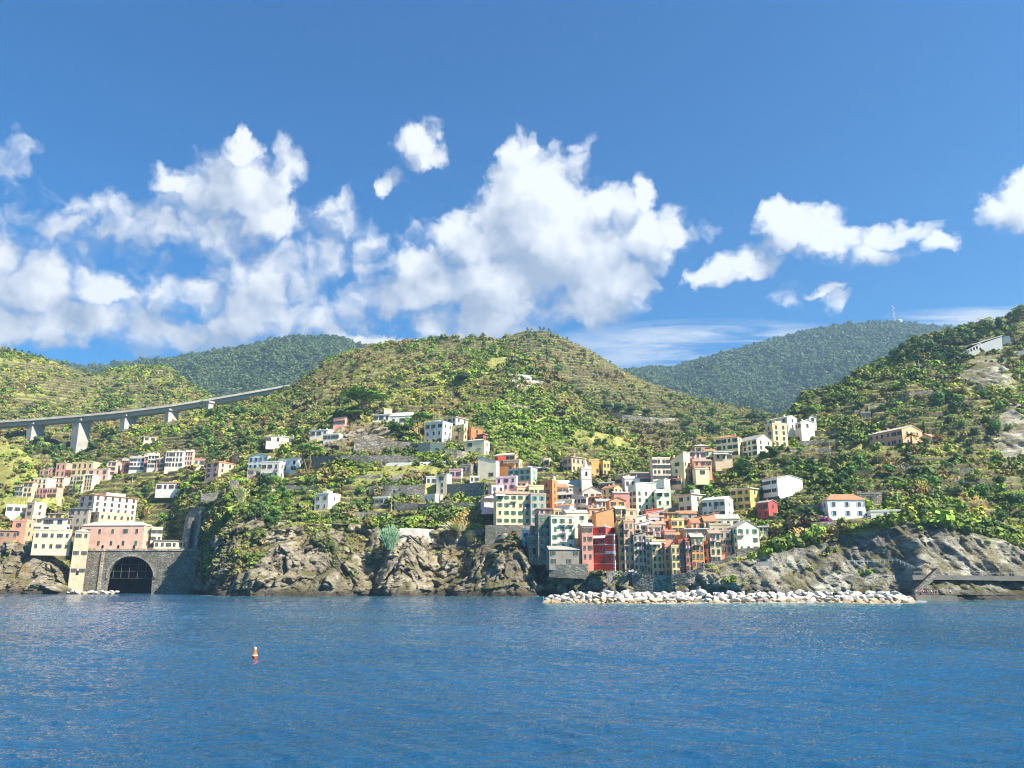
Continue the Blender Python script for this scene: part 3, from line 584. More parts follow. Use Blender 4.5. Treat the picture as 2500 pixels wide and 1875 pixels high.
H('tiny white shed with a door on the stone terrace',1147,1168,1170,1165,1176,'F',W_,'flat','w',2,1,0,group=GC,chim=0,name='shed',cat='shed')
H('long flat-roofed white beach hut with dark openings under the dry reeds',1063,1088,1092,1284,1291,'F',(.5,.48,.45),'slab','w',2,1,0,group=GC,chim=0,name='hut',cat='hut',ext=2)
# --- harbour village, left part
H('rose-pink house with flat top, highest of the pink group',1210,1260,1264,1165,1212,'R',(.82,.58,.66),'flat','w',3,3,0,phi=20,group=GV,D=405)
H('pink cube house right of the rose-pink house',1258,1286,1290,1178,1206,'R',(.83,.62,.68),'flat','w',2,2,0,phi=20,group=GV,D=408,chim=0)
H('pale pink stair house stepping down left of the cream facade',1200,1226,1230,1188,1228,'F',(.8,.6,.66),'flat','w',2,3,0,group=GV,D=398,chim=0)
H('lilac lean-to at the left foot of the pink houses',1182,1204,1206,1212,1230,'F',(.74,.56,.66),'shed','k',2,1,0,group=GV,D=396,chim=0,rh=1.5,shed='R')
H('broad cream-yellow house of four floors with white balconies at the village left end',1212,1293,1296,1206,1281,'F',(.74,.63,.42),'flat','s',5,4,0,group=GV,D=385,bal=2,awn=1,sh='g',name='apartment_building',cat='apartments',chim=1)
H('peach house peeping over the roof of the broad cream-yellow house',1262,1294,1298,1190,1212,'F',(.78,.52,.34),'flat','p',2,1,0,group=GV,D=397,sh='g',chim=0)
H('lemon house with green shutters left of the orange tower house',1292,1326,1328,1188,1214,'F',(.74,.64,.34),'flat','p',3,1,0,group=GV,D=394,sh='g')
H('grey house with teal shutters between cream house and orange tower house',1296,1332,1334,1208,1279,'F',(.42,.40,.36),'flat','s',2,4,0,group=GV,D=384,sh='t',skip=.2)
H('slender orange tower house with white-framed windows',1323,1349,1361,1176,1242,'R',(.66,.25,.10),'flat','k',1,4,1,phi=32,group=GV,D=392,ww=1.0,top=0)
H('grey stone tower house with a rose terrace on top',1315,1345,1347,1258,1352,'F',STONE,'flat','f',2,5,0,group=GV,D=358,chim=0,sh='g')
H('rose-coloured roof terrace with two dark openings above the stone tower house',1316,1344,1346,1243,1259,'F',(.66,.38,.34),'slab','k',2,1,0,group=GV,D=361,ww=1.8,chim=0,name='roof_terrace')
H('tall pale grey house with green shutters and iron balconies above the sea wall',1346,1380,1404,1262,1343,'F',(.60,.58,.52),'flat','s',3,4,0,group=GV,D=355,bal=5,sh='g',name='apartment_building',cat='apartments')
H('tiny white house with a lean-to roof beside the rock fin',1274,1292,1296,1296,1318,'R',(.74,.78,.8),'shed','w',1,1,0,phi=30,group=GV,D=372,rh=1,shed='L',chim=0)
H('stone cellar building with a wide arch left of the stone tower house',1292,1315,1317,1310,1352,'F',STONE,'flat','f',0,2,0,group=GV,D=362,arch=1,chim=0)
H('grey concrete undercroft with terrace railing at the foot of the pale grey house',1342,1402,1434,1342,1380,'F',(.26,.25,.23),'flat','f',5,2,0,group=GV,D=350,ext=2,chim=0,skip=.5,name='undercroft')
H('white house with a blue-grey roof box behind the pale grey house',1357,1392,1400,1234,1262,'R',(.76,.78,.82),'flat','w',2,1,0,phi=22,group=GV,D=372)
H('cream house with dark green shutters right of the pale grey house',1384,1432,1436,1252,1304,'F',(.74,.68,.52),'flat','p',2,2,0,group=GV,D=362,sh='g',open_=.8)
H('dusky pink house with a bay on brackets left of the red house',1422,1447,1449,1284,1370,'F',(.52,.28,.23),'gable','w',2,4,0,group=GV,D=350,rh=1.5,ww=1.)
H('pale pink house below the church wall',1362,1396,1400,1206,1232,'R',(.78,.54,.54),'gable','p',3,2,0,phi=20,group=GV,D=402,rh=1.4)
H('white and peach house with a round gable below the church wall',1396,1432,1436,1214,1252,'R',(.76,.66,.56),'shed','w',3,2,0,phi=20,group=GV,D=390,rh=2,shed='L')
H('grey gabled house right of the church',1422,1468,1470,1200,1222,'F',(.55,.52,.47),'gablef','s',3,1,0,group=GV,D=410,rh=2.5)
H('peach and white house in front of the grey gabled house',1419,1458,1462,1236,1262,'R',(.76,.56,.44),'flat','w',3,2,0,phi=22,group=GV,D=386)
H('ochre house with rows of windows behind the orange block',1469,1500,1520,1190,1224,'R',(.74,.58,.30),'gable','t',2,2,2,phi=42,group=GV,D=415,rh=1.5)
H('golden house with arched loggia below the grey gabled house',1432,1484,1488,1226,1250,'R',(.76,.52,.24),'slab','p',4,1,0,phi=18,group=GV,D=396)
H('apricot house with pink lit terrace under the golden loggia house',1405,1456,1460,1260,1288,'F',(.72,.5,.38),'flat','p',4,1,0,group=GV,D=372,skip=.3,awn=1)
H('orange-brown block without balconies, behind the red house',1490,1526,1530,1222,1292,'F',(.60,.34,.17),'gablef','k',2,4,0,group=GV,D=376,rh=1.6,skip=.35)
H('low orange-brown block left of the taller block of the same colour',1457,1496,1500,1252,1305,'F',(.58,.33,.17),'shed','k',2,2,0,group=GV,D=366,rh=2.4,shed='R',skip=.4)
H('small ochre house wedged above the low orange-brown block',1440,1474,1476,1243,1262,'F',(.66,.44,.26),'gable','k',2,1,0,group=GV,D=384,rh=1.2)
# --- the red building on the point
M_RED=stucco((.66,.075,.045))
def red_building():
    o,th,W,Dp,Hh,fx,fy=frame_of(1447,1502,1515,1286,1393,'R',24,352)
    Dp=9; e=empty('apartment_building',o,-th,'deep red building with white corner stones and white bands, on the point by the harbour','building')
    FOOT.append((o.x,o.y,fx.x,fx.y,W/2,Dp,o.z))
    H1=Hh; H2=Hh*.82; xs=W*.16; f=Hh/107.
    m=MB(); m.box(-W/2,0,-6,xs,Dp,H1); m.box(xs,0,-6,W/2,Dp,H2); m.build('wall',[M_RED],e)
    m=MB(); m.box(-W/2-.2,-.2,H1+.004,xs+.2,Dp+.2,H1+.3); m.box(xs+.2,-.2,H2+.004,W/2+.2,Dp+.2,H2+.3)
    rf=m.build('roof',[M_WHITE],e); c=MB(); c.box(-1,3,H1-.2,-.2,3.8,H1+1.5); c.build('chimney',[M_WHITE],rf)
    for zz in (87,63,41,17):
        b=MB(); z=zz*f; b.box(-W/2-.12,-.15,z-.14,W/2+.12,-.003,z+.14); b.box(W/2+.003,-.15,z-.14,W/2+.15,Dp,z+.14); b.build('cornice',[M_WHITE],e)
    q=MB()
    for s,x in ((0,-W/2),(1,W/2)):
        top=H1 if s==0 else H2; z=-2
        k_=0
        while z<top-.5:
            wd=.8 if k_%2 else .5
            if s==0: q.box(x-.06,-.07,z,x+wd,.01,z+.42)
            else: q.box(x-wd,-.07,z,x+.07,-.001,z+.42); q.box(x+.001,-.001,z,x+.07,wd,z+.42)
            z+=.62;k_+=1
    z=H2+.4
    while z<H1-.4: q.box(xs-.6,-.07,z,xs+.07,.01,z+.42); z+=.62
    q.build('corner_stones',[M_WHITE],e)
    for px,pz,w_,h_ in ((22,92,1.2,1.5),(26,66,1.8,1.8),(16,46,1.0,1.5),(29,46,1.0,1.5),(30,24,1.0,1.6),(44,24,1.0,1.6),(6,66,1,1.6)):
        link('window',winmesh(w_,h_,'n','d'),e,(-W/2+W*px/55.,0,pz*f))
    b=MB(); b.box(-W/2+.6,-1.3,63.5*f,xs,-.16,63.5*f+.15)
    for j in range(12): xx=-W/2+.7+(xs+W/2-.9)*j/11; b.tube((xx,-1.25,64*f),(xx,-1.25,64*f+1),.03,n=4,mi=1)
    b.box(-W/2+.6,-1.3,64*f+.95,xs,-1.2,64*f+1.02,1); b.build('balcony',[M_WHITE,M_IRON],e)
    a=MB(); z=86*f; a.add([(-W/2+.7,-.16,z),(xs-.2,-.16,z),(xs-.2,-1.9,z-1.1),(-W/2+.7,-1.9,z-1.1),(-W/2+.7,-.16,z-.08),(xs-.2,-.16,z-.08),(xs-.2,-1.9,z-1.2),(-W/2+.7,-1.9,z-1.2)],[(3,2,1,0),(4,5,6,7),(0,1,5,4),(2,3,7,6),(1,2,6,5),(3,0,4,7)]); a.build('awning',[M_WHITE],e)
    b=MB(); b.box(xs,-1.2,41.5*f,W/2,-.16,41.5*f+.15); b.box(xs,-1.2,41.5*f+.15,W/2,-1.05,41.5*f+1.0); b.build('balcony',[M_WHITE],e)
    b=MB(); b.box(-W*.12,-1.2,18*f,W*.1,-.16,18*f+.12)
    for j in range(6): b.tube((-W*.11+W*.2*j/5,-1.15,18*f),(-W*.11+W*.2*j/5,-1.15,18*f+1),.03,n=4)
    b.box(-W*.12,-1.2,18*f+.95,W*.1,-1.1,18*f+1.02); b.build('balcony',[M_IRON],e)
red_building()
# --- harbour front row
fr=[('narrow ochre house right of the red building with four floors of green shutters',1513,1528,1529,1278,1392,OC,1,6,348,'flat','f',1),
('peach-pink house with iron balconies, second from the red building',1527,1550,1551,1274,1392,(.62,.38,.28),2,6,346,'flat','k',3),
('dark grey house of six floors facing the harbour',1550,1580,1581,1306,1395,(.40,.36,.30),3,5,344,'shed','s',2),
('brown-grey narrow house between the dark grey house and the yellow awning house',1580,1597,1598,1312,1400,(.50,.42,.32),2,5,343,'flat','f',1),
('yellow house with one white awning in the harbour front row',1596,1627,1628,1322,1408,(.72,.54,.32),3,5,340,'flat','p',2),
('coral pink house with six small windows per column in the front row',1627,1643,1644,1336,1407,(.68,.32,.22),2,4,338,'flat','k',0),
('pale yellow narrow house between the coral and the brick-red houses',1643,1662,1663,1335,1406,(.74,.58,.30),2,4,337,'flat','p',0),
('brick-red narrow house with grey shutters in the front row',1661,1678,1679,1322,1402,(.50,.13,.09),2,5,336,'flat','k',0),
('crimson-pink house with green upper shutters and a white doorway',1677,1692,1693,1319,1397,(.52,.18,.15),2,4,335,'flat','k',1),
('orange house with laundry balcony near the right end of the front row',1692,1719,1721,1311,1387,(.62,.30,.12),3,4,333,'flat','f',1)]
for i,(lb,a,b_,c_,t_,d_,cc_,n_,r_,D_,rf_,rc_,bl) in enumerate(fr):
    H(lb,a,b_,c_,t_,d_,'F',cc_,rf_,rc_,n_,r_,0,D=D_,group=GV,sh='g' if i%2 else 'd',bal=bl,ww=.95,rh=1.5 if rf_=='shed' else None,awn=1 if 'one white awning' in lb else 0,door=1,ext=6)
H('rust-pink house with a sunlit side and an arched door, harbour front row',1719,1730,1739,1325,1382,'R',(.58,.28,.2),'flat','k',1,3,1,phi=40,group=GV,D=333,arch=1)
H('yellow-grey house behind the steps at the right end of the front row',1737,1760,1763,1302,1374,'F',(.62,.54,.36),'flat','s',2,4,0,group=GV,D=335,bal=1)
H('mauve-grey house left of the gabled cream house',1758,1785,1787,1298,1352,'F',(.48,.38,.34),'flat','s',2,3,0,group=GV,D=338)
H('small salmon hut jutting out in front of the mauve-grey house',1759,1784,1786,1331,1350,'F',(.62,.30,.24),'gable','k',2,1,0,group=GV,D=333,chim=0,rh=1)
H('big pale cream house with a gable facing the sea, right end of the harbour',1803,1852,1854,1288,1350,'L',(.80,.76,.58),'gablef','s',2,3,2,phi=30,group=GV,D=330,rh=2.8,sh='g',bal=1) if False else H('big pale cream house with a gable facing the sea, right end of the harbour',1784,1803,1853,1287,1350,'L',(.80,.76,.58),'gablef','s',3,3,2,phi=28,group=GV,D=330,rh=2.8,sh='g',bal=1,skip=.35)
H('low flat house with a white pergola right of the gabled cream house',1853,1872,1874,1286,1300,'F',(.6,.58,.52),'slab','w',2,1,0,group=GV,D=338,chim=0)
# --- second rows
H('white house with long balcony behind the dark grey house',1552,1588,1592,1280,1308,'F',(.72,.72,.70),'shed','w',3,2,0,group=GV,D=356,rh=2,shed='R',bal=1)
H('long white slanted-roof house in the middle of the village',1556,1618,1622,1262,1290,'F',(.74,.72,.66),'shed','w',3,1,0,group=GV,D=372,rh=3.,shed='R',chim=0,skip=.4)
H('yellow house with flat terrace left of the white long-balcony house',1507,1528,1532,1264,1285,'R',(.76,.6,.3),'flat','p',2,1,0,group=GV,D=358)
H('tan house with dormer left of the long slanted-roof house',1528,1552,1556,1262,1282,'F',(.66,.5,.36),'flat','f',2,1,0,group=GV,D=360,bal=1)
H('raspberry pink house with terraces behind the yellow awning house',1593,1622,1626,1280,1318,'F',(.60,.30,.30),'flat','k',2,2,0,group=GV,D=354,bal=1,awn=1)
H('vivid orange house with a roof pergola in the middle of the village',1620,1654,1657,1252,1286,'F',(.70,.30,.08),'slab','s',3,2,0,group=GV,D=362,sh='g')
H('warm yellow house with two large shuttered windows below the vivid orange house',1641,1669,1671,1270,1302,'F',(.76,.55,.24),'flat','f',2,2,0,group=GV,D=355)
H('pink house with terrace rail below the warm yellow house',1624,1646,1650,1298,1324,'F',(.66,.36,.30),'flat','k',2,1,0,group=GV,D=348)
H('unrendered grey block beside the vivid orange house',1657,1698,1702,1254,1286,'F',(.38,.37,.34),'flat','s',4,2,0,group=GV,D=366,skip=.3,bal=1)
H('grey building with white terrace canopies behind the orange laundry house',1676,1732,1736,1292,1320,'F',(.48,.44,.38),'slab','w',5,1,0,group=GV,D=344,chim=0,bal=1)
H('terrace house with pink front and white sunlit roof slope behind the canopies',1703,1752,1756,1262,1290,'F',(.68,.38,.34),'shed','k',3,1,0,group=GV,D=362,rh=2,shed='R')
H('white building with a broad pale roof above the gabled cream house',1752,1800,1806,1266,1290,'F',(.76,.70,.56),'gable','p',3,1,0,group=GV,D=352,rh=2)
H('olive-grey house with a large dark window left of the broad pale roof',1735,1783,1785,1282,1310,'F',(.5,.46,.36),'flat','p',3,1,0,group=GV,D=346)
H('brick-pink house with dark tiled roof between ochre block and mint house',1500,1536,1538,1204,1240,'F',(.56,.28,.26),'gable','s',2,2,0,group=GV,D=398,rh=1.2,skip=.4)
H('small brick house with a red roof below the mint house',1578,1618,1621,1246,1266,'F',(.5,.16,.12),'shed','t',2,1,0,group=GV,D=380,rh=1.2,skip=.4)
# --- more of the middle
H('pale ochre house with a dark loggia right of the apricot house',1458,1490,1492,1224,1252,'F',(.70,.52,.30),'flat','p',3,2,0,group=GV,D=394,bal=1)
H('cream house with white terrace under the lantern of the church',1362,1398,1402,1222,1246,'R',(.74,.66,.5),'flat','w',3,1,0,phi=20,group=GV,D=384,awn=1)
H('terracotta-coloured house filling the gap left of the ochre window house',1440,1470,1474,1212,1240,'R',(.66,.36,.24),'gable','t',2,2,1,phi=30,group=GV,D=404)
H('tall tan house with a narrow front between the peach-pink and the orange-brown houses',1530,1552,1554,1246,1292,'F',(.62,.46,.30),'flat','f',1,3,0,group=GV,D=364)
H('golden yellow house with a small roof terrace above the peach-pink iron-balcony house',1504,1526,1528,1242,1274,'F',(.74,.54,.24),'flat','p',2,2,0,group=GV,D=366,bal=1)
H('rose house with a big white awning left of the vivid orange house',1588,1620,1622,1262,1290,'F',(.66,.40,.36),'flat','k',2,2,0,group=GV,D=360,awn=1)
H('weathered grey-brown house with three balconies below the brick house',1582,1612,1614,1286,1322,'F',(.46,.36,.28),'flat','f',2,3,0,group=GV,D=350,bal=3)
H('salmon house with tall shutters behind the canopy building',1690,1722,1724,1276,1308,'F',(.70,.40,.28),'gable','t',2,2,0,group=GV,D=352)
H('straw yellow house with a tiled roof left of the olive-grey house',1722,1748,1750,1272,1306,'F',(.74,.60,.32),'gable','t',2,2,0,group=GV,D=350)
H('white house with a terracotta roof at the foot of the pink and yellow tall house',1592,1634,1640,1164,1186,'R',(.74,.70,.64),'gable','t',3,1,1,phi=22,group=GU,D=432)
H('peach cottage between the steep-roofed yellow house and the white-mint house',1640,1664,1668,1168,1188,'R',(.74,.54,.38),'gable','t',2,1,1,phi=25,group=GU,D=424)
H('rusty orange house with a flat roof left of the terraced peach house',1502,1534,1538,1162,1186,'R',(.64,.36,.20),'flat','p',3,1,1,phi=25,group=GU,D=448)
H('grey stone house with a dark door below the orange apartments',1462,1496,1500,1178,1196,'R',STONE,'gable','s',2,1,0,phi=25,group=GU,D=452)
H('long ochre house squeezed beneath the church nave',1352,1402,1406,1246,1262,'F',(.68,.50,.28),'flat','p',4,1,0,group=GV,D=374)
H('small coral house stepping up beside the orange tower house',1360,1384,1386,1190,1208,'F',(.72,.42,.34),'gable','t',2,1,0,group=GV,D=408)
# --- upper village
H('mint green house with tall shaded side and yellow-green front strip',1537,1555,1604,1196,1262,'R',(.62,.74,.56),'shed','w',2,4,3,phi=58,group=GU,D=408,rh=4,shed='R')
H('white-mint house stepping up right of the mint green house',1560,1624,1637,1182,1212,'R',(.74,.78,.72),'shed','w',3,1,1,phi=25,group=GU,D=424,rh=3,shed='R',skip=.4)
H('square mint annexe with an awning at the right of the mint green house',1604,1636,1639,1198,1238,'F',(.58,.72,.60),'flat','w',2,2,0,group=GU,D=402,awn=1)
H('white house with a flat roof and three dark windows below the vineyards',1526,1562,1566,1168,1194,'F',(.74,.74,.72),'gable','w',3,1,0,group=GU,D=436,rh=1.5)
H('peach terraced house of two long floors above the white flat house',1540,1578,1582,1154,1170,'F',(.74,.58,.46),'slab','w',3,1,0,group=GU,D=450,chim=0)
H('dark rose house beside the pink and yellow tall house',1564,1594,1598,1162,1186,'F',(.38,.26,.24),'gable','k',3,1,0,group=GU,D=440,rh=1.6)
H('tall house with a pink left third and rows of shutters, upper village',1595,1636,1638,1120,1172,'F',(.78,.66,.54),'flat','p',4,4,0,group=GU,D=428,name='apartment_building',cat='apartments')
H('tall pale yellow house with a steep one-sided roof beside the pink and yellow tall house',1638,1672,1687,1124,1174,'R',(.78,.70,.42),'shed','p',1,3,2,phi=28,group=GU,D=424,rh=5,shed='R')
H('lilac house with a dark solar roof right of the steep-roofed yellow house',1687,1722,1725,1104,1150,'F',(.68,.54,.56),'slab','s',3,3,0,group=GU,D=432,bal=1)
H('bright green house in the upper row',1722,1746,1749,1101,1126,'F',GG,'flat','w',2,2,0,group=GU,D=436)
H('tan house with a pyramid roof at the top of the upper row',1697,1731,1735,1089,1106,'F',(.50,.36,.24),'hip','p',2,1,0,group=GU,D=450,rh=1.6,chim=0)
H('beige house with a long white awning below the big yellow palace',1747,1784,1788,1104,1128,'F',(.62,.54,.4),'slab','w',3,1,0,group=GU,D=430,awn=2,chim=0)
H('orange and pink house with a round roof terrace below the lilac house',1696,1734,1738,1126,1150,'F',(.68,.36,.26),'gable','k',3,2,0,group=GU,D=422,rh=1.5)
H('cream roof-garden house in front of the orange and pink house',1699,1728,1731,1146,1160,'F',(.76,.68,.48),'flat','p',1,1,0,group=GU,D=414,chim=0)
H('big yellow palace with shutters on every floor and an orange hipped roof',1751,1804,1813,1066,1114,'R',(.76,.67,.42),'hip','t',4,3,1,phi=20,group=GU,rh=1.8,name='apartment_building',cat='apartments',D=442,open_=.8)
H('long cream building with a broad gable and two balconies right of the yellow palace',1803,1850,1886,1072,1112,'R',(.80,.75,.55),'gable','s',4,3,2,phi=40,group=GU,rh=3.5,name='apartment_building',cat='apartments',D=438,bal=2)
H('sunlit ochre building with stacked balconies right of the long cream building',1872,1890,1923,1036,1090,'R',(.76,.62,.38),'flat','p',1,4,2,phi=58,group=GU,D=444,bal=2,top=1)
H('white house with blue windows on the saddle, highest of the upper village',1875,1924,1946,1018,1046,'R',(.78,.76,.72),'gable','p',3,2,1,phi=35,group=GU,rh=1.5,D=458,sh='b')
H('small white gabled house on stilts right of the saddle house',1942,1956,1986,1030,1048,'R',W_,'gable','w',2,1,1,phi=55,group=GU,rh=1.6,D=452,ext=7)
H('little grey-white shed behind the gabled house on stilts',1977,1990,1993,1018,1032,'F',(.68,.68,.66),'gablef','s',1,1,0,group=GU,rh=1.4,D=466,chim=0,name='shed',cat='shed')
H('white modern house of three floors with long dark window bands',1866,1902,1960,1166,1226,'R',(.80,.79,.78),'flat','w',2,3,0,phi=46,group=GU,D=392,ww=3.2,chim=0,wh=1.6)
H('crimson cottage tucked under the white modern house',1850,1878,1899,1226,1264,'R',(.52,.10,.10),'flat','k',2,2,1,phi=40,group=GU,D=378,bal=1)
H('mustard yellow house with large upper windows on the right of the village',1787,1834,1855,1192,1244,'R',(.72,.52,.18),'slab','w',3,3,1,phi=30,group=GU,D=388,ww=1.3)
H('pale mint-white house with a long terrace in the middle right of the village',1717,1772,1791,1218,1264,'R',(.72,.78,.68),'gable','w',4,2,1,phi=25,group=GU,D=382,rh=1.5,bal=2,sh='g')
H('cream house with an orange shutter and rooftop terrace left of the mint-white house',1658,1690,1720,1206,1252,'R',(.78,.72,.52),'slab','p',2,2,1,phi=42,group=GU,D=388,top=1)
# --- above the church
H('salmon apartment block with layered terraces behind the church tower',1375,1396,1428,1116,1152,'R',(.66,.44,.32),'slab','p',2,2,3,phi=50,group='apartments behind the church',D=500,name='apartment_building',cat='apartments',bal=1)
H('orange apartment block with a turquoise roof edge behind the church tower',1438,1460,1464,1124,1158,'F',(.72,.42,.16),'flat','f',3,2,0,group='apartments behind the church',D=496,name='apartment_building',cat='apartments',skip=.4)
H('golden orange apartment block with sunlit side, rightmost behind the church',1461,1473,1490,1128,1161,'R',(.76,.46,.16),'flat','p',1,2,2,phi=55,group='apartments behind the church',D=494,name='apartment_building',cat='apartments',skip=.3)
H('tiny yellow cottage between the vineyard and the church',1327,1341,1346,1122,1138,'R',(.70,.54,.26),'gable','p',1,1,1,phi=35,group=GU,D=505,rh=1.2,chim=0)
# --- right slope
H('long salmon farmhouse with shutters on two floors on the right-hand slope',2129,2206,2250,1047,1087,'R',(.72,.40,.26),'gable','p',6,2,2,phi=36,group=GRR,rh=2.6,chim=2,name='farmhouse')
H('flat brown shed with a tall peach gable right of the salmon farmhouse',2246,2274,2292,1066,1077,'R',(.62,.42,.32),'gablef','k',1,1,0,phi=38,group=GRR,rh=2.2,chim=0,name='shed',cat='shed')
H('white villa with light blue shutters and an orange hipped roof above the right cliff',2010,2024,2107,1221,1264,'L',(.80,.81,.82),'hip','t',3,2,1,phi=24,group=GRR,rh=2.6,sh='b',name='villa',cat='house',open_=1.,chim=0,ww=1.2,D=330)
H('low white terrace house with flat roof right of the blue-shuttered villa',2130,2190,2197,1249,1264,'F',(.74,.72,.68),'flat','w',3,1,0,group=GRR,chim=0,D=330,skip=.4)
H('small roofless stone house left among the terraces of the right-hand slope',2104,2124,2126,1008,1020,'F',STONE,'flat','f',2,1,0,group=GRR,chim=0,name='ruin',cat='ruin')
H('grey stone garden building behind the blue-shuttered villa',2098,2150,2152,1206,1228,'F',STONE,'flat','p',1,1,0,group=GRR,chim=0,D=345,name='garden_building')
H('tiny terracotta-roofed stone cottage on the left vineyard terrace below the viaduct',352,377,380,1068,1077,'F',(.62,.54,.42),'gable','p',2,1,0,group='far cottages',chim=0,rh=1,name='cottage')
H('small ruined house on the wooded spur beyond the viaduct',382,398,400,905,912,'F',(.58,.48,.36),'gable','k',1,1,0,group='far cottages',chim=0,rh=1.5,name='cottage')
H('small white farmhouse among the pale terrace ruins on the central hill',1262,1296,1298,922,931,'F',(.7,.68,.64),'flat','s',2,1,0,group='far cottages',chim=0,name='cottage')
0 and H('little cottage at the edge of the green vineyard on the peak',1562,1571,1573,914,921,'F',(.62,.5,.38),'gable','k',1,1,0,group='far cottages',chim=0,rh=1.2,name='cottage')
# ---------------------------------------------------------------- church
def church():
    D=428; c=Vector(P(1350,1205,D)); r=Vector(P(1446,1205,D)); mpp=(r-c).length/96
    al=math.atan2((1400-1250)/F,CP); th=al-R(8)
    e=empty('church',Vector(P(1398,1208,D)),-th,'pale stone church with a pointed white bell tower above the village roofs','church')
    FOOT.append((e.location.x,e.location.y,math.cos(th),-math.sin(th),11,12,e.location.z))
    W=96*mpp; z1=22*mpp; m=MB(); wm=stucco((.70,.62,.46)); m.box(-W/2,0,-6,W/2,11,z1); m.add([(W/2,0,z1),(W/2,11,z1),(W/2,5.5,z1+3.6),(-W/2,0,z1),(-W/2,11,z1),(-W/2,5.5,z1+3.6)],[(0,1,2),(5,4,3)])
    m.build('wall',[wm],e); q=MB()
    for s in (-1,1):
        a=[(-W/2-.3,5.5,z1+3.6),(-W/2-.3,5.5+s*6,z1-.3),(W/2+.3,5.5+s*6,z1-.3),(W/2+.3,5.5,z1+3.6)]; b=[(x,y,z+.25) for x,y,z in a]
        q.add(a+b,[(0,1,2,3),(7,6,5,4),(0,4,5,1),(1,5,6,2),(2,6,7,3),(3,7,4,0)])
    q.build('roof',[T_PALE],e)
    for x in (-.33,-.05,.2): link('window',winmesh(1.,1.6,'n','d'),e,(W*x,0,z1*.35))
    b=MB(); b.box(-W*.12,-.5,-2,-W*.10,.01,z1); b.box(W*.13,-.5,-2,W*.15,.01,z1); b.build('buttress',[wm],e)
    # bell tower
    tx=W/2-5.6*.5-.6; ty=-3.2; t=5.4; zt=62*mpp; tm_=MB(); tm_.box(tx-t/2,ty,-6,tx+t/2,ty+t,zt); tm_.box(tx-t/2-.2,ty-.2,zt*.58,tx+t/2+.2,ty+t+.2,zt*.58+.3); tm_.box(tx-t/2-.25,ty-.25,zt,tx+t/2+.25,ty+t+.25,zt+.35)
    tw=tm_.build('bell_tower',[stucco((.74,.71,.62))],e)
    sp=MB(); n=8; zs=zt+.36; sp.add([(tx+1.75*math.cos(2*math.pi*i/n+.39),ty+t/2+1.75*math.sin(2*math.pi*i/n+.39),zs) for i in range(n)]+[(tx,ty+t/2,zs+26*mpp)],[(i,(i+1)%n,n) for i in range(n)]); sp.build('spire',[stucco((.70,.66,.56))],tw)
    for dx,dy in ((-1,-1),(1,-1),(-1,1),(1,1)):
        pn=MB(); pn.lathe([(.45,zs),(.35,zs+1),(.0,zs+2.4)],6,c=(tx+dx*(t/2-.5),ty+t/2+dy*(t/2-.5))); pn.build('pinnacle',[stucco((.70,.66,.56))],tw)
    for x,y,rz in ((tx,ty,0),(tx+t/2,ty+t/2,math.pi/2)):
        link('window',doormesh(1.1,1.9,True),tw,(x,y,zt*.72),rz=rz)
    ld_=MB(); lx=-W/2+1.2; ld_.box(lx-1.1,4,z1+1,lx+1.1,6.2,z1+4.2); ld_.lathe([(1.1,z1+4.2),(1.0,z1+5),(.5,z1+5.8),(.12,z1+6.1),(.1,z1+7)],8,c=(lx,5.1)); ld_.build('lantern',[stucco((.5,.46,.4))],e)
church()
# ---------------------------------------------------------------- walls following the ground
def wall(label,pts,thick=1.0,mat=None,name='retaining_wall',cat='wall',group='retaining walls',D=None,ext=2.5,cap=None,lean=0.):
    """pts: (u, v_top, v_bottom[, D])"""
    m=MB(); V=[]
    for p in pts:
        u,vt,vb=p[:3]
        d=p[3] if len(p)>3 else D
        if d is None: h_=hit(u,vb); d=h_.y if h_ is not None else 450
        b=Vector(P(u,vb,d)); t=Vector(P(u,vt,d)); V.append((b,t.z))
    vs=[];fs=[];n=len(V)
    for b,tz in V: vs+=[(b.x,b.y-.0,b.z-ext),(b.x,b.y+lean*(tz-b.z),tz),(b.x,b.y+thick+lean*(tz-b.z),tz),(b.x,b.y+thick,b.z-ext)]
    for i in range(n-1):
        a=i*4;c=a+4
        for j in range(4): fs.append((a+j,a+(j+1)%4,c+(j+1)%4,c+j))
    fs+=[(3,2,1,0),(4*n-4,4*n-3,4*n-2,4*n-1)]
    m.add(vs,fs); o=m.build(name,[mat or stone((.30,.28,.25))]); setp(o,label,cat,group)
    if cap:
        for i in range(n-1):
            pass
    return o
SG_=stone((.30,.28,.25)); SL=stone((.50,.43,.33)); SD=stone((.22,.21,.19)); CO=M_CONC
wall('tall buttressed grey wall right of the platform shelter',[(440,1262,1345,500),(452,1240,1343,492),(475,1236,1340,486),(498,1238,1336,480),(515,1244,1330,474)],3,SG_,lean=.12,ext=8)
for i,(a,b_) in enumerate(((447,1262),(470,1246),(493,1246))):
    wall(f'leaning buttress {"at the left end of" if i==0 else "in the middle of" if i==1 else "at the right end of"} the tall grey wall',[(a,b_,1345,486-i*4),(a+9,b_,1345,485-i*4)],4,SG_,name='buttress',cat='buttress',group='buttresses of the tall grey wall',lean=.16,ext=6)
wall('square stone pier standing above the buttressed wall',[(555,1172,1246,470),(570,1172,1246,470)],5,SG_,name='stone_pier',cat='pier',group=None,ext=5)
wall('low wall with a sloping path left of the square stone pier',[(490,1206,1216,478),(520,1202,1214,476),(554,1196,1212,474)],1,SL)
wall('long road wall of grey stone under the slim umbrella pine',[(755,1116,1138),(830,1112,1138),(900,1112,1137),(970,1112,1136),(1020,1116,1134)],1.5,SG_)
wall('pale parapet of the road crossing the headland',[(928,1130,1136),(1000,1129,1134),(1060,1127,1132),(1115,1125,1131)],.8,M_WHITE,name='parapet',group=None)
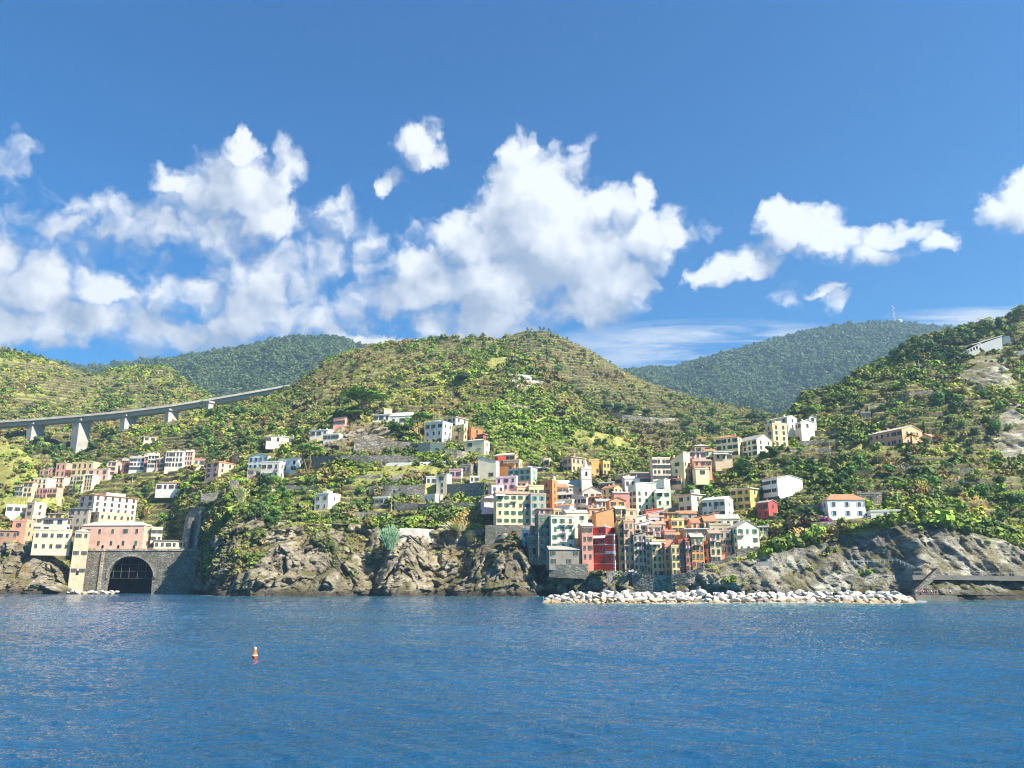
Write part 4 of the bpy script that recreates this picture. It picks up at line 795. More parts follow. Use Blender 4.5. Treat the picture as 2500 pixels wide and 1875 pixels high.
wall('dark green netted wall below the tall white house',[(1020,1082,1112),(1050,1081,1111),(1083,1080,1110)],2,plain('green_net',(.09,.13,.12)),group=None)
wall('rough stone wall under the great umbrella pine',[(862,1058,1108),(910,1062,1108),(960,1076,1108),(1018,1078,1108)],2,stone((.30,.26,.20),.5),lean=.2)
wall('stone wall right of the green netted wall',[(1086,1094,1112),(1115,1098,1120),(1140,1104,1122)],1.5,SL)
wall('high stone terrace wall left of the narrow cream house',[(900,1187,1212),(950,1185,1212),(1010,1184,1215),(1036,1182,1218)],1.5,SG_)
wall('high stone terrace wall right of the narrow cream house',[(1090,1182,1222),(1140,1180,1226),(1182,1178,1228)],1.5,SG_)
wall('loose stone wall below the white garage',[(962,1226,1252),(1020,1230,1256),(1090,1228,1258),(1160,1228,1256),(1205,1228,1264)],1.5,SD)
wall('long garden wall above the pale rock face',[(860,1250,1264),(920,1252,1268),(990,1262,1276)],1,SG_)
wall('pale ledge wall along the top of the central cliff',[(770,1279,1285),(840,1280,1286),(910,1281,1287),(980,1282,1288),(1060,1283,1289)],1,SL,name='parapet')
wall('concrete wall below the dry reeds on the central cliff',[(975,1289,1312),(1020,1290,1314),(1058,1292,1312)],1,CO)
wall('smooth grey wall under the broad cream-yellow house',[(1185,1282,1310,382),(1240,1281,1312,380),(1296,1282,1306,380),(1316,1286,1306,376)],2,SG_,ext=5)
wall('sea wall of the harbour under the front row',[(1545,1398,1440,338),(1600,1404,1440,334),(1640,1404,1440,330),(1680,1398,1438,327),(1720,1382,1436,324)],2,stone((.27,.24,.21),.6),ext=5)
wall('stone foundation wall under the red building',[(1482,1393,1440,342),(1510,1394,1440,342),(1545,1402,1440,340)],2,SG_,ext=5)
wall('stone wall under the pale grey house',[(1340,1378,1386,350),(1380,1378,1388,348),(1436,1376,1390,347)],2,SG_,ext=4)
wall('tall grey wall right of the harbour front row',[(1720,1376,1425,328),(1760,1370,1415,328),(1800,1352,1400,326)],2,SG_,ext=4)
wall('pale concrete patch wall in the cliff right of the harbour',[(1848,1372,1412,318),(1888,1370,1410,316)],1.5,CO,ext=1,group=None)
wall('terrace wall under the gabled cream house',[(1800,1340,1372,329),(1850,1336,1362,328),(1905,1334,1356,327)],1.5,SG_,ext=4)
wall('wide retaining wall carrying the blue-shuttered villa',[(1982,1276,1300,326),(2057,1270,1300,325),(2090,1266,1300,324),(2135,1264,1298,323)],1.5,SG_,ext=4)
wall('retaining wall right of the villa with a pale top',[(2137,1262,1290,322),(2195,1260,1288,320)],1.5,SG_,ext=4)
wall('garden wall left of the blue-shuttered villa',[(1950,1234,1262),(2008,1232,1260)],1.5,SG_)
wall('white balustrade in front of the blue-shuttered villa',[(2026,1260,1265,326),(2080,1260,1265,325),(2137,1259,1264,324)],.3,M_WHITE,name='balustrade',group=None,ext=.2)
wall('ochre retaining wall of the valley road on the central hill',[(1232,982,1002),(1262,988,1010),(1300,994,1012),(1342,1000,1008)],2,stone((.52,.42,.26),.5),ext=4)
wall('long grey retaining wall of the valley road, right part',[(1480,1002,1008),(1520,1012,1032),(1580,1018,1034),(1658,1022,1030)],2,stone((.42,.38,.32),.5),ext=5)
wall('stone wall under the orange apartments behind the church',[(1448,1162,1184,470),(1500,1166,1186,466),(1530,1172,1184,462)],1.5,SL)
for i,(a,va,b_,vb_,h_) in enumerate(((1990,1062,2130,1058,9),(1950,1086,2090,1076,8),(2180,975,2300,960,11),(2240,968,2300,962,9),(1930,1105,2030,1098,6),(2120,1000,2220,975,8),(2270,1160,2380,1150,7),(2330,1178,2420,1186,8))):
    wall(['long dark terrace wall left of the salmon farmhouse','dark terrace wall between the trees left of the farmhouse','sloping brown terrace wall high on the right-hand slope','short brown wall beside the sloping terrace wall','low terrace wall below the house on stilts','thin wall line crossing the upper right slope','pale dry terrace wall below the farmhouse','stone terrace wall with sunlit top on the far right slope'][i],
        [(a+(b_-a)*t,va+(vb_-va)*t-h_,va+(vb_-va)*t) for t in (0,.33,.66,1)],1,SG_ if i%3 else SD)
# ---------------------------------------------------------------- level the hillside under every house, then build the terrain
def inside(pts,ex=0,front=0):
    m=np.zeros(pts.shape[:-1],bool)
    for (cx,cy_,ux,uy,hw,dp,bz) in FOOT:
        dx=pts[...,0]-cx; dy=pts[...,1]-cy_; a=dx*ux+dy*uy; b=-dx*uy+dy*ux
        m|=(abs(a)<hw+ex)&(b>-front-ex)&(b<dp+ex)
    return m
for (cx,cy_,ux,uy,hw,dp,bz) in FOOT:
    for V in (A,HB['V'],HD['V'],HC['V']):
        dx=V[...,0]-cx; dy=V[...,1]-cy_; a=dx*ux+dy*uy; b=-dx*uy+dy*ux
        m=(abs(a)<hw+2.)&(b>-11)&(b<dp+.8); V[...,2]=np.where(m,np.minimum(V[...,2],bz-.1),V[...,2])
def groundmat(name,rockattr=True,far=False):
    m,k,b=newmat(name); g=k.add('ShaderNodeNewGeometry'); pos=g.outputs['Position']
    n1=k.noise(pos,.012,5,.6); n2=k.noise(pos,.11,5,.65); n3=k.noise(pos,.9,4,.7)
    grass=k.ramp(k.math('ADD',k.math('MULTIPLY',n2,.65),k.math('MULTIPLY',n3,.35)),[(.34,(.07,.085,.022)),(.45,(.17,.18,.045)),(.55,(.28,.28,.08)),(.68,(.38,.32,.14))])
    brown=k.ramp(n3,[(.3,(.045,.03,.015)),(.6,(.13,.085,.045)),(.8,(.25,.18,.1))])
    c=k.mix(k.ramp(n1,[(.5,(0,0,0)),(.66,(.75,.75,.75))]),grass,brown)
    nz=k.add('ShaderNodeSeparateXYZ',{0:g.outputs['Normal']}).outputs[2]
    steep=k.add('ShaderNodeMapRange',{'Value':nz,'From Min':.62,'From Max':.42}).outputs[0]
    wallc=k.ramp(n3,[(.35,(.022,.018,.012)),(.65,(.10,.08,.055))])
    c=k.mix(k.math('MULTIPLY',k.add('ShaderNodeAttribute',attribute_name='twall').outputs['Fac'],.92),c,wallc)
    if rockattr:
        at=k.add('ShaderNodeAttribute',attribute_name='rock').outputs['Fac']
        mp=k.add('ShaderNodeMapping',{'Vector':pos,'Rotation':(0,R(38),0),'Scale':(.16,.16,.6)}).outputs[0]
        st=k.noise(mp,1.0,7,.65); nb_=k.noise(pos,.07,5,.6); nf=k.noise(pos,1.3,6,.7)
        rk=k.ramp(k.math('ADD',k.math('MULTIPLY',st,.6),k.math('MULTIPLY',nf,.4)),[(.33,(.07,.065,.058)),(.43,(.22,.20,.17)),(.53,(.41,.37,.30)),(.66,(.6,.55,.45))])
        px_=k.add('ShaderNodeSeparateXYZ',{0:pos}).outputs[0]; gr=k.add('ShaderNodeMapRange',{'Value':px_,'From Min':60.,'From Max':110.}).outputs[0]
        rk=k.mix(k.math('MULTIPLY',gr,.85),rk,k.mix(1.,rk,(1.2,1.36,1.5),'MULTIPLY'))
        rk=k.mix(k.ramp(nb_,[(.5,(0,0,0)),(.68,(.75,.75,.75))]),rk,k.ramp(nf,[(.35,(.14,.095,.05)),(.65,(.40,.31,.18))]))
        rt_=k.add('ShaderNodeAttribute',attribute_name='rtone').outputs['Fac']; rk=k.mix(1.,rk,k.ramp(rt_,[(.25,(.42,.40,.39)),(.6,(.85,.81,.74)),(.95,(1.2,1.15,1.05))]),'MULTIPLY')
        up=k.add('ShaderNodeMapRange',{'Value':nz,'From Min':.35,'From Max':.8}).outputs[0]
        rk=k.mix(k.math('MULTIPLY',up,k.ramp(k.noise(pos,.09,3),[(.42,(0,0,0)),(.6,(1,1,1))])),rk,(.15,.14,.05))
        pz=k.add('ShaderNodeSeparateXYZ',{0:pos}).outputs[2]
        wet=k.add('ShaderNodeMapRange',{'Value':k.math('ADD',pz,k.math('MULTIPLY',nf,-5)),'From Min':1.4,'From Max':-1.3}).outputs[0]
        rk=k.mix(k.math('MULTIPLY',wet,.8),rk,(.028,.026,.024))
        c=k.mix(at,c,rk)
        bp=k.add('ShaderNodeBump',{'Height':k.math('ADD',k.math('MULTIPLY',st,1.5),nf),'Strength':k.math('MULTIPLY_ADD',at,.9,.1),'Distance':1.6}); k.l.new(bp.outputs[0],b.inputs['Normal'])
    k.l.new(c,b.inputs['Base Color']); b.inputs['Roughness'].default_value=.95; return m
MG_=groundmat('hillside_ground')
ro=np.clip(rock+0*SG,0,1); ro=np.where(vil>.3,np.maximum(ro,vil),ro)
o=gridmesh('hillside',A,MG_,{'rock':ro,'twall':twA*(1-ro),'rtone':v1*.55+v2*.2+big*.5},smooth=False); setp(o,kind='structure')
MF=groundmat('far_ground',False)
MFF=plain('forest_floor',(.035,.055,.022),.95,0,.35,.02)
for h_ in HILLS: setp(gridmesh(h_['name'],h_['V'],MFF if h_['name']=='mountain' else MF,{'twall':h_['tw']},smooth=h_['name']=='mountain'),kind='structure')
# ---------------------------------------------------------------- foliage shapes
M_LEAF,k_,b_=newmat('foliage'); at=k_.add('ShaderNodeAttribute',attribute_name='tint',attribute_type='INSTANCER').outputs['Color']
tn=k_.noise(k_.add('ShaderNodeNewGeometry').outputs['Position'],.8,3); 
k_.l.new(k_.mix(1.,at,k_.ramp(tn,[(.3,(.6,.6,.6)),(.7,(1.45,1.4,1.3))]),'MULTIPLY'),b_.inputs['Base Color']); b_.inputs['Roughness'].default_value=.75; b_.inputs['Specular IOR Level'].default_value=.15
def leafmat(c):
    key=('leaf',tuple(c))
    if key in _mc: return _mc[key]
    m,k,b=newmat('leaves'); n=k.noise(k.add('ShaderNodeNewGeometry').outputs['Position'],.7,4,.7)
    k.l.new(k.ramp(n,[(.3,[x*.5 for x in c]),(.5,c),(.72,[x*1.7 for x in c])]),b.inputs['Base Color']); b.inputs['Roughness'].default_value=.7; b.inputs['Specular IOR Level'].default_value=.15
    _mc[key]=m; return m
def leaves(m,c,r,n,size,rg,flat=1.,mi=0,dome=False):
    """leaf-sized quads through a ball of radius r (rx,ry,rz) about c"""
    r=np.array(r if hasattr(r,'__len__') else (r,r,r*flat),float)
    d=rg.normal(size=(n,3)); d/=np.linalg.norm(d,axis=1)[:,None]
    if dome: d[:,2]=abs(d[:,2])
    rad=rg.uniform(.35,1,n)**.45
    p=np.array(c)+d*rad[:,None]*r
    for i in range(n):
        nn=d[i]/r+rg.normal(size=3)*.35/r.mean(); nn/=np.linalg.norm(nn); a=np.cross(nn,rg.normal(size=3)); a/=np.linalg.norm(a)+1e-9; b=np.cross(nn,a); s=size*rg.uniform(.6,1.35)
        q=p[i]; m.add([q-a*s-b*s*.7,q+a*s-b*s*.7,q+a*s*.8+b*s*.8,q-a*s*.8+b*s*.8],[(0,1,2,3)],mi)
def bush_mesh(i,nlobes,nq,size,tall=1.,mat=None):
    rg=np.random.default_rng(300+i); m=MB()
    for j in range(nlobes):
        a=rg.uniform(0,6.28); rr=rg.uniform(.0,.55); lr=rg.uniform(.38,.62)
        leaves(m,(rr*math.cos(a),rr*math.sin(a),(lr*.55+rg.uniform(0,.5))*tall),(lr,lr,lr*.8*tall),nq,size,rg)
    return m.mesh('shrub_shape',[mat or M_LEAF])
def blades_mesh(i,mat=None):                     # reeds
    rg=np.random.default_rng(400+i); m=MB()
    for j in range(34):
        a=rg.uniform(0,6.28); rr=rg.uniform(0,.6); x,y=rr*math.cos(a),rr*math.sin(a); h=rg.uniform(.8,1.7); t=rg.normal(size=2)*.35; w_=.05
        m.add([(x-w_,y,0),(x+w_,y,0),(x+t[0]*.4+w_,y+t[1]*.4,h*.6),(x+t[0]*.4-w_,y+t[1]*.4,h*.6),(x+t[0]+w_*2,y+t[1],h),(x+t[0]-w_*2,y+t[1],h)],[(0,1,2,3),(3,2,4,5)])
    return m.mesh('reed_shape',[mat or M_LEAF])
shapes=[bush_mesh(0,3,26,.17),bush_mesh(1,4,22,.16),bush_mesh(2,5,20,.15),bush_mesh(3,3,26,.17,1.7),bush_mesh(4,4,20,.15,.6),blades_mesh(0)]
tmpl=[bpy.data.objects.new('foliage_shape',me) for me in shapes]
ng=bpy.data.node_groups.new('scatter','GeometryNodeTree'); ng.interface.new_socket('Geometry',in_out='INPUT',socket_type='NodeSocketGeometry'); ng.interface.new_socket('Geometry',in_out='OUTPUT',socket_type='NodeSocketGeometry')
gn_=NT(ng); gi_=gn_.add('NodeGroupInput'); go=gn_.add('NodeGroupOutput')
gti=gn_.add('GeometryNodeJoinGeometry')
for t in reversed(tmpl):
    oi=gn_.add('GeometryNodeObjectInfo'); oi.inputs['Object'].default_value=t; oi.inputs['As Instance'].default_value=False
    g2=gn_.add('GeometryNodeGeometryToInstance'); ng.links.new(oi.outputs['Geometry'],g2.inputs[0]); ng.links.new(g2.outputs[0],gti.inputs[0])
def nattr(n,ty):
    a=gn_.add('GeometryNodeInputNamedAttribute',data_type=ty); a.inputs['Name'].default_value=n; return a.outputs[0]
iop=gn_.add('GeometryNodeInstanceOnPoints'); ng.links.new(gi_.outputs[0],iop.inputs['Points']); ng.links.new(gti.outputs[0],iop.inputs['Instance'])
iop.inputs['Pick Instance'].default_value=True; ng.links.new(nattr('kindi','INT'),iop.inputs['Instance Index'])
ng.links.new(nattr('rotv','FLOAT_VECTOR'),iop.inputs['Rotation']); ng.links.new(nattr('sclv','FLOAT_VECTOR'),iop.inputs['Scale'])
ng.links.new(iop.outputs[0],go.inputs[0])
def scatter(name,p,size,tint,kind,label=None):
    me=bpy.data.meshes.new(name); n=len(p); me.vertices.add(n); me.vertices.foreach_set('co',p.astype(np.float32).reshape(-1))
    a=me.attributes.new('tint','FLOAT_COLOR','POINT'); c=np.ones((n,4),np.float32); c[:,:3]=tint; a.data.foreach_set('color',c.reshape(-1))
    a=me.attributes.new('kindi','INT','POINT'); a.data.foreach_set('value',kind.astype(np.int32))
    rv=np.zeros((n,3),np.float32); rv[:,2]=rng.uniform(0,6.28,n); a=me.attributes.new('rotv','FLOAT_VECTOR','POINT'); a.data.foreach_set('vector',rv.reshape(-1))
    sv=np.repeat(size[:,None],3,1)*rng.uniform(.8,1.25,(n,3)); a=me.attributes.new('sclv','FLOAT_VECTOR','POINT'); a.data.foreach_set('vector',sv.astype(np.float32).reshape(-1))
    me.materials.append(M_LEAF)
    o=link(name,me); md=o.modifiers.new('scatter','NODES'); md.node_group=ng; setp(o,kind='stuff'); return o
# species by place: colour, and where the photograph shows each one
PAL=dict(dark=(.075,.115,.033),green=(.135,.195,.042),bright=(.16,.26,.042),lime=(.33,.36,.075),olive=(.20,.22,.07),brown=(.17,.14,.065),rust=(.15,.11,.05),dry=(.33,.25,.11),pine=(.03,.075,.03),grey=(.12,.13,.075))
ZN=[('brown',960,880,140,30,.7),('brown',830,930,90,40,.6),('lime',1010,960,120,60,.8),('bright',1260,1060,110,70,.9),('bright',1300,1110,90,50,.9),('green',1150,850,110,40,.8),('bright',1120,850,80,25,.6),
 ('brown',1450,880,120,50,.65),('brown',1400,930,160,40,.5),('lime',1530,905,60,22,.9),('lime',1560,935,60,20,.7),('brown',1620,1010,90,30,.5),('brown',1600,1080,60,50,.7),('lime',1500,1065,45,20,.9),('lime',1330,1110,30,40,.4),
 ('lime',1480,1100,60,30,.4),('dark',1450,1010,90,40,.6),('green',1700,1010,80,40,.7),('green',1640,1110,60,30,.8),('lime',60,900,150,45,.75),('lime',330,940,70,30,.8),('brown',150,960,150,30,.4),('green',250,960,90,60,.7),
 ('dark',160,1110,90,50,.9),('dark',300,1000,60,50,.6),('brown',40,1170,70,60,.6),('lime',470,1035,60,20,.8),('olive',330,1080,110,30,.6),('dry',520,1180,30,20,.8),('lime',440,1165,45,18,.8),('dry',600,1205,20,35,.9),('dry',340,1185,40,14,.9),
 ('dry',900,1070,60,26,.9),('lime',760,1150,50,30,.7),('green',650,1240,60,60,.8),('dark',620,1270,80,50,.6),('bright',950,1310,35,35,.8),('grey',1040,1250,50,20,.6),('dry',1110,1310,50,40,1),('dry',1080,1350,60,60,.8),
 ('lime',2380,960,110,28,.8),('lime',2110,1020,110,25,.6),('lime',1990,1065,80,18,.8),('dark',2400,860,80,30,.7),('pine',2300,850,120,40,.9),('dry',2370,1150,60,30,.7),('dry',2130,1150,40,20,.7),('dry',2400,1230,90,30,.4),('lime',2290,1110,40,14,.7),
 ('green',2000,1180,120,60,.8),('bright',2430,1240,110,50,.5),('lime',2450,1275,80,30,.6),('grey',2430,1060,60,60,.7),('dark',2080,1130,100,30,.6)]
def species(p,far=0):
    u,v=proj(p); n=len(p); names=list(PAL); W=np.zeros((n,len(names)))
    nz=fbm(p/26,3,500); nz2=fbm(p/60,3,510)
    W[:,names.index('green')]=.55; W[:,names.index('dark')]=.25+sstep(.5,.6,nz)*.9; W[:,names.index('olive')]=.4; W[:,names.index('bright')]=.25+sstep(.52,.62,nz2)*.6
    W[:,names.index('lime')]=.13+sstep(.56,.64,1-nz)*.5; W[:,names.index('brown')]=.14+sstep(.55,.62,nz2+nz*.2-.1)*.5; W[:,names.index('dry')]=.05; W[:,names.index('grey')]=.1; W[:,names.index('rust')]=.04
    for (nm,zu,zv,ru,rv,s) in ZN:
        w_=s*np.exp(-1.2*(((u-zu)/ru)**2+((v-zv)/rv)**2)); W*= (1-np.clip(w_*1.0,0,.93))[:,None]; W[:,names.index(nm)]+=w_*2.0
    W/=W.sum(1)[:,None]; c=np.cumsum(W,1); q_=sstep(.2,.8,vnoise(p/11.,580)*.6+vnoise(p/4.,581)*.2+rng.uniform(size=n)*.2)[:,None]; i=(q_>c).sum(1).clip(0,len(names)-1)
    col_=np.array([PAL[x] for x in names])[i]*np.exp(rng.normal(0,.16,(n,1)))*np.array([1.16,1.1,.98]); return col_,np.array(names)[i]
def pick(V,w,n):
    """n random points on a sheet, weight w per cell, spread inside the cell"""
    w=w[:-1,:-1].copy(); e1=V[1:,:-1]-V[:-1,:-1]; e2=V[:-1,1:]-V[:-1,:-1]
    ar=np.linalg.norm(np.cross(e1,e2),axis=-1); D=V[:-1,:-1,1]
    w=w*ar/(D**1.6); w=w.reshape(-1); i=rng.choice(len(w),n,p=w/w.sum())
    r,c=np.divmod(i,V.shape[1]-1); a=rng.uniform(size=(n,1)); b=rng.uniform(size=(n,1)); return V[r,c]+e1[r,c]*a+e2[r,c]*b,r,c
def mk(name,V,w,n,s0,s1,kinds,screen=True,foot=True,mult=1.):
    p,r,c=pick(V,w,n); u,v=proj(p); ok=(u>-250)&(u<2750)&(v>560)
    if foot: ok&=~inside(p,.6,6.5)
    p=p[ok]; tint,nm=species(p); n=len(p)
    size=rng.uniform(0,1,n)**2.6*(s1*1.12-s0)+s0
    k_=rng.choice(kinds,n); k_=np.where(nm=='dry',5,k_); size=np.where(nm=='lime',size*.7,size); size=np.where(nm=='dry',size*.8,size)
    p[:,2]-=size*.18
    return scatter(name,p,size,tint*mult,k_)
steepA=np.zeros(A.shape[:2]); nrm=np.cross(A[1:,:-1]-A[:-1,:-1],A[:-1,1:]-A[:-1,:-1]); nrm/=np.linalg.norm(nrm,axis=-1)[...,None]+1e-9; steepA[:-1,:-1]=abs(nrm[...,2])
gap=sstep(.40,.52,fbm(A/18,3,520))*.95+.05
wA=(1-ro)*(SG>2.7)*gap*(1-.82*tm)*(SG<6.1)
# rows of vines and hedges grow on the flats of the terraces
wT=(1-ro)*(SG>3)*tm*(fA<.34)*(SG<6.05)*sstep(.3,.4,fbm(A/25,2,560))
# scrub clinging to the cliffs
wC=ro*(SG>1.55)*(SG<6)*(steepA>.35)*sstep(.46,.56,fbm(A/14,3,530))*(1-vil*.97)*(UU>-250)
wC*=(SG<3.4); wC*=sstep(1.55,2.1,SG)*(1-.85*((UU>1850)&(VV>1285)))*np.where((UU>470)&(UU<650),1.,.3)
wG=(vil>.25)*(steepA>.3)*(SG>2.2)*.5
upper=(A[...,1]>560)
mk('undergrowth',A,wA*(~upper),34000,.8,3.2,[0,1,2,4])
mk('undergrowth',A,wA*upper,23000,1.2,3.6,[0,1,2,3,4])
mk('undergrowth',A,wT,30000,.7,1.5,[0,1,4],mult=1.45)
mk('undergrowth',A,(1-ro)*(SG>2.9)*(SG<6.05),42000,.3,.75,[0,1,4],mult=1.15)
mk('undergrowth',A,wA*sstep(.48,.58,fbm(A/28,3,570))*(~upper),2600,3.,5.2,[0,1,2])
mk('undergrowth',A,wA*sstep(.48,.58,fbm(A/34,3,570))*upper,2600,3.4,6.2,[0,1,2])
mk('undergrowth',A,wC,3000,.6,2.0,[0,1,2,4])
mk('undergrowth',A,wG,1500,.7,2.0,[0,1,2])
def hw(h_,s,lo=0): return sstep(.3,.48,fbm(h_['V']/s,3,540))*(.9-.65*h_['tm'])+.05
def hT_(h_):
    return h_['tm']*(h_['f']<.34)
mk('undergrowth',HB['V'],hw(HB,20),3500,.9,3.2,[0,1,2,4])
mk('undergrowth',HD['V'],hw(HD,40),16000,1.6,4.8,[0,1,2,3,4])
mk('undergrowth',HD['V'],hT_(HD)+1e-6,11000,.9,1.8,[0,1,4],mult=1.35)
mk('undergrowth',HC['V'],hw(HC,40),8500,1.4,4.2,[0,1,2,3,4])
mk('undergrowth',HC['V'],hT_(HC)+1e-6,22000,.9,1.7,[0,1,4],mult=1.35)
def forest(h_,n,s0,s1):
    p,r,c=pick(h_['V'],np.ones(h_['V'].shape[:2]),n); u,v=proj(p); p=p[(u>-200)&(u<2700)]; n=len(p)
    cc=np.array([(.065,.11,.04),(.085,.14,.045),(.045,.08,.032),(.12,.155,.055)])[rng.integers(0,4,n)]*np.exp(rng.normal(0,.1,(n,1)))
    size=rng.uniform(s0,s1,n); p[:,2]-=size*.2; o=scatter('forest',p,size,cc,rng.choice([0,1,2,3],n)); return o
forest(HE,26000,6,12); forest(HG,46000,7,13); forest(HF,5000,8,14)
# ---------------------------------------------------------------- trees
def crown_obj(m,mats): return m.mesh('crown',mats)
BARK=plain('bark',(.16,.11,.07),.95); BARKG=plain('grey_bark',(.28,.25,.21),.95)
def limb(m,pts,r0,r1,n=6):
    k=len(pts)-1
    for i in range(k): m.tube(pts[i],pts[i+1],r0+(r1-r0)*i/k,r0+(r1-r0)*(i+1)/k,n,cap=False)
TK={}
def treekind(kind,i):
    key=(kind,i)
    if key in TK: return TK[key]
    rg=np.random.default_rng(sum(map(ord,kind))*7+i); t=MB(); c=MB(); bark=BARK
    if kind=='umbrella':            # unit height 10, crown radius about 6
        hh=7.2; limb(t,[(0,0,-1.5),(.25,0,2.2),(.1,.1,4.4)],.42,.3)
        for j in range(9):
            a=j*.7+rg.uniform(0,.4); r=rg.uniform(1.6,4.2); p=(r*math.cos(a),r*math.sin(a),hh+rg.uniform(-.2,.6))
            limb(t,[(.1,.1,rg.uniform(3.4,4.6)),(p[0]*.45,p[1]*.45,hh-1.4),p],.2,.06,5)
            leaves(c,(p[0],p[1],p[2]+.6),(1.9,1.9,.85),150,.24,rg)
        leaves(c,(0,0,hh+1.3),(2.9,2.9,1.0),420,.24,rg); cc=(.085,.17,.03)
    elif kind=='slim':              # slender stone pine, crown high and flat
        limb(t,[(0,0,-1),(.5,0,3),(.2,0,5.6),(.1,0,7)],.26,.16); limb(t,[(0,0,-1),(-.9,0,3),(-1.6,0,6.2),(-1.9,0,7.6)],.22,.12)
        for j in range(8):
            a=j*.8; r=rg.uniform(.8,2.9); p=(r*math.cos(a)-.5,r*math.sin(a),8+rg.uniform(-.2,.7)); limb(t,[(-.3,0,6.4),p],.1,.04,4); leaves(c,(p[0],p[1],p[2]+.3),(1.3,1.3,.55),120,.2,rg)
        cc=(.08,.16,.03)
    elif kind=='dome':
        limb(t,[(0,0,-1),(.1,0,3),(0,0,5)],.35,.2)
        for j in range(7):
            a=j*.9+rg.uniform(0,.4); r=rg.uniform(.8,2.6); leaves(c,(r*math.cos(a),r*math.sin(a),5.8+rg.uniform(-.5,1.8)-r*.3),(1.9,1.9,1.4),110,.26,rg)
        leaves(c,(0,0,7.2),(2.6,2.6,1.7),200,.26,rg); cc=(.03,.075,.025)
    elif kind=='pine':              # open-crowned maritime pine
        limb(t,[(0,0,-1),(.2,.1,3.5),(-.1,0,6.5),(0,0,9)],.3,.1)
        for j in range(11):
            a=j*2.4+rg.uniform(0,.5); z=rg.uniform(4,9.2); r=(10-z)*rg.uniform(.25,.52)+.5; p=(r*math.cos(a),r*math.sin(a),z+.4); limb(t,[(0,0,z-.8),p],.09,.03,4); leaves(c,p,(1.15,1.15,.7),62,.24,rg)
        cc=(.045,.095,.035)
    elif kind=='broad':
        limb(t,[(0,0,-1),(.1,0,1.6),(.3,.1,3)],.3,.18)
        for j in range(9):
            a=rg.uniform(0,6.28); r=rg.uniform(.3,2.4); p=(r*math.cos(a),r*math.sin(a),2.6+rg.uniform(0,3.8)-r*.35)
            limb(t,[(.2,0,2),p],.1,.03,4); leaves(c,p,rg.uniform(1.1,1.9),105,.25,rg)
        cc=(.06,.12,.028)
    elif kind=='bush':
        limb(t,[(0,0,-.6),(.1,0,.8)],.14,.08,5)
        for j in range(7):
            a=rg.uniform(0,6.28); r=rg.uniform(.2,1.7); leaves(c,(r*math.cos(a),r*math.sin(a),.9+rg.uniform(0,1.2)),rg.uniform(.8,1.3),85,.19,rg)
        cc=(.05,.10,.025)
    elif kind=='palm':
        limb(t,[(0,0,-1),(.12,0,2),(0,0,4.4)],.34,.26,8)
        for j in range(26):
            a=j*2.4; up=rg.uniform(-.15,1.15); L=2.7; pv_=None; w_=.32
            pts=[]
            for s in np.linspace(0,1,6):
                rr=L*s*math.cos(up*.8); z=4.5+L*s*math.sin(up)-1.7*s*s; pts.append((rr*math.cos(a),rr*math.sin(a),z))
            nx,ny=-math.sin(a),math.cos(a)
            for q in range(5):
                p,p2=pts[q],pts[q+1]; w0=w_*(1 if q else .3); w1=w_*(1-(q+1)/5.6)
                for sg in (-1,1): c.add([p,p2,(p2[0]+nx*w1*sg,p2[1]+ny*w1*sg,p2[2]-w1*.5),(p[0]+nx*w0*sg,p[1]+ny*w0*sg,p[2]-w0*.5)],[(0,1,2,3)])
        cc=(.07,.10,.035)
    elif kind=='reed':
        limb(t,[(0,0,-.5),(0,0,.5)],.3,.1,5)
        for j in range(420):
            a=rg.uniform(0,6.28); r0=rg.uniform(0,1.1); ln=rg.normal(size=2)*.9+np.array([math.cos(a),math.sin(a)])*r0*.7; h=rg.uniform(1.6,3.6)*(1-.2*r0); x,y=r0*math.cos(a),r0*math.sin(a); w_=.05
            c.add([(x-w_,y,0),(x+w_,y,0),(x+ln[0]*.45+w_,y+ln[1]*.45,h*.65),(x+ln[0]*.45-w_,y+ln[1]*.45,h*.65),(x+ln[0]+w_,y+ln[1],h),(x+ln[0]-w_,y+ln[1],h-.1)],[(0,1,2,3),(3,2,4,5)])
        cc=(.2,.3,.2)
    elif kind=='agave':
        limb(t,[(0,0,-.5),(0,0,.3)],.3,.2,6)
        for j in range(34):
            a=j*2.4; up=rg.uniform(.15,1.4); L=1.5; dx,dy=math.cos(a)*math.cos(up),math.sin(a)*math.cos(up); dz=math.sin(up); nx,ny=-math.sin(a)*.1,math.cos(a)*.1
            c.add([(nx,ny,.2),(-nx,-ny,.2),(dx*L*.6-nx,dy*L*.6-ny,.2+dz*L*.6),(dx*L*.6+nx,dy*L*.6+ny,.2+dz*L*.6),(dx*L,dy*L,.2+dz*L)],[(0,1,2,3),(3,2,4)])
        cc=(.12,.18,.14)
    tm__=t.mesh('trunk',[bark]); cm_=c.mesh('crown',[leafmat(cc)])
    xs=np.array(c.v); ht=xs[:,2].max(); wd=np.ptp(xs[:,0]); TK[key]=(tm__,cm_,ht,wd,cc); return TK[key]
_cm={}
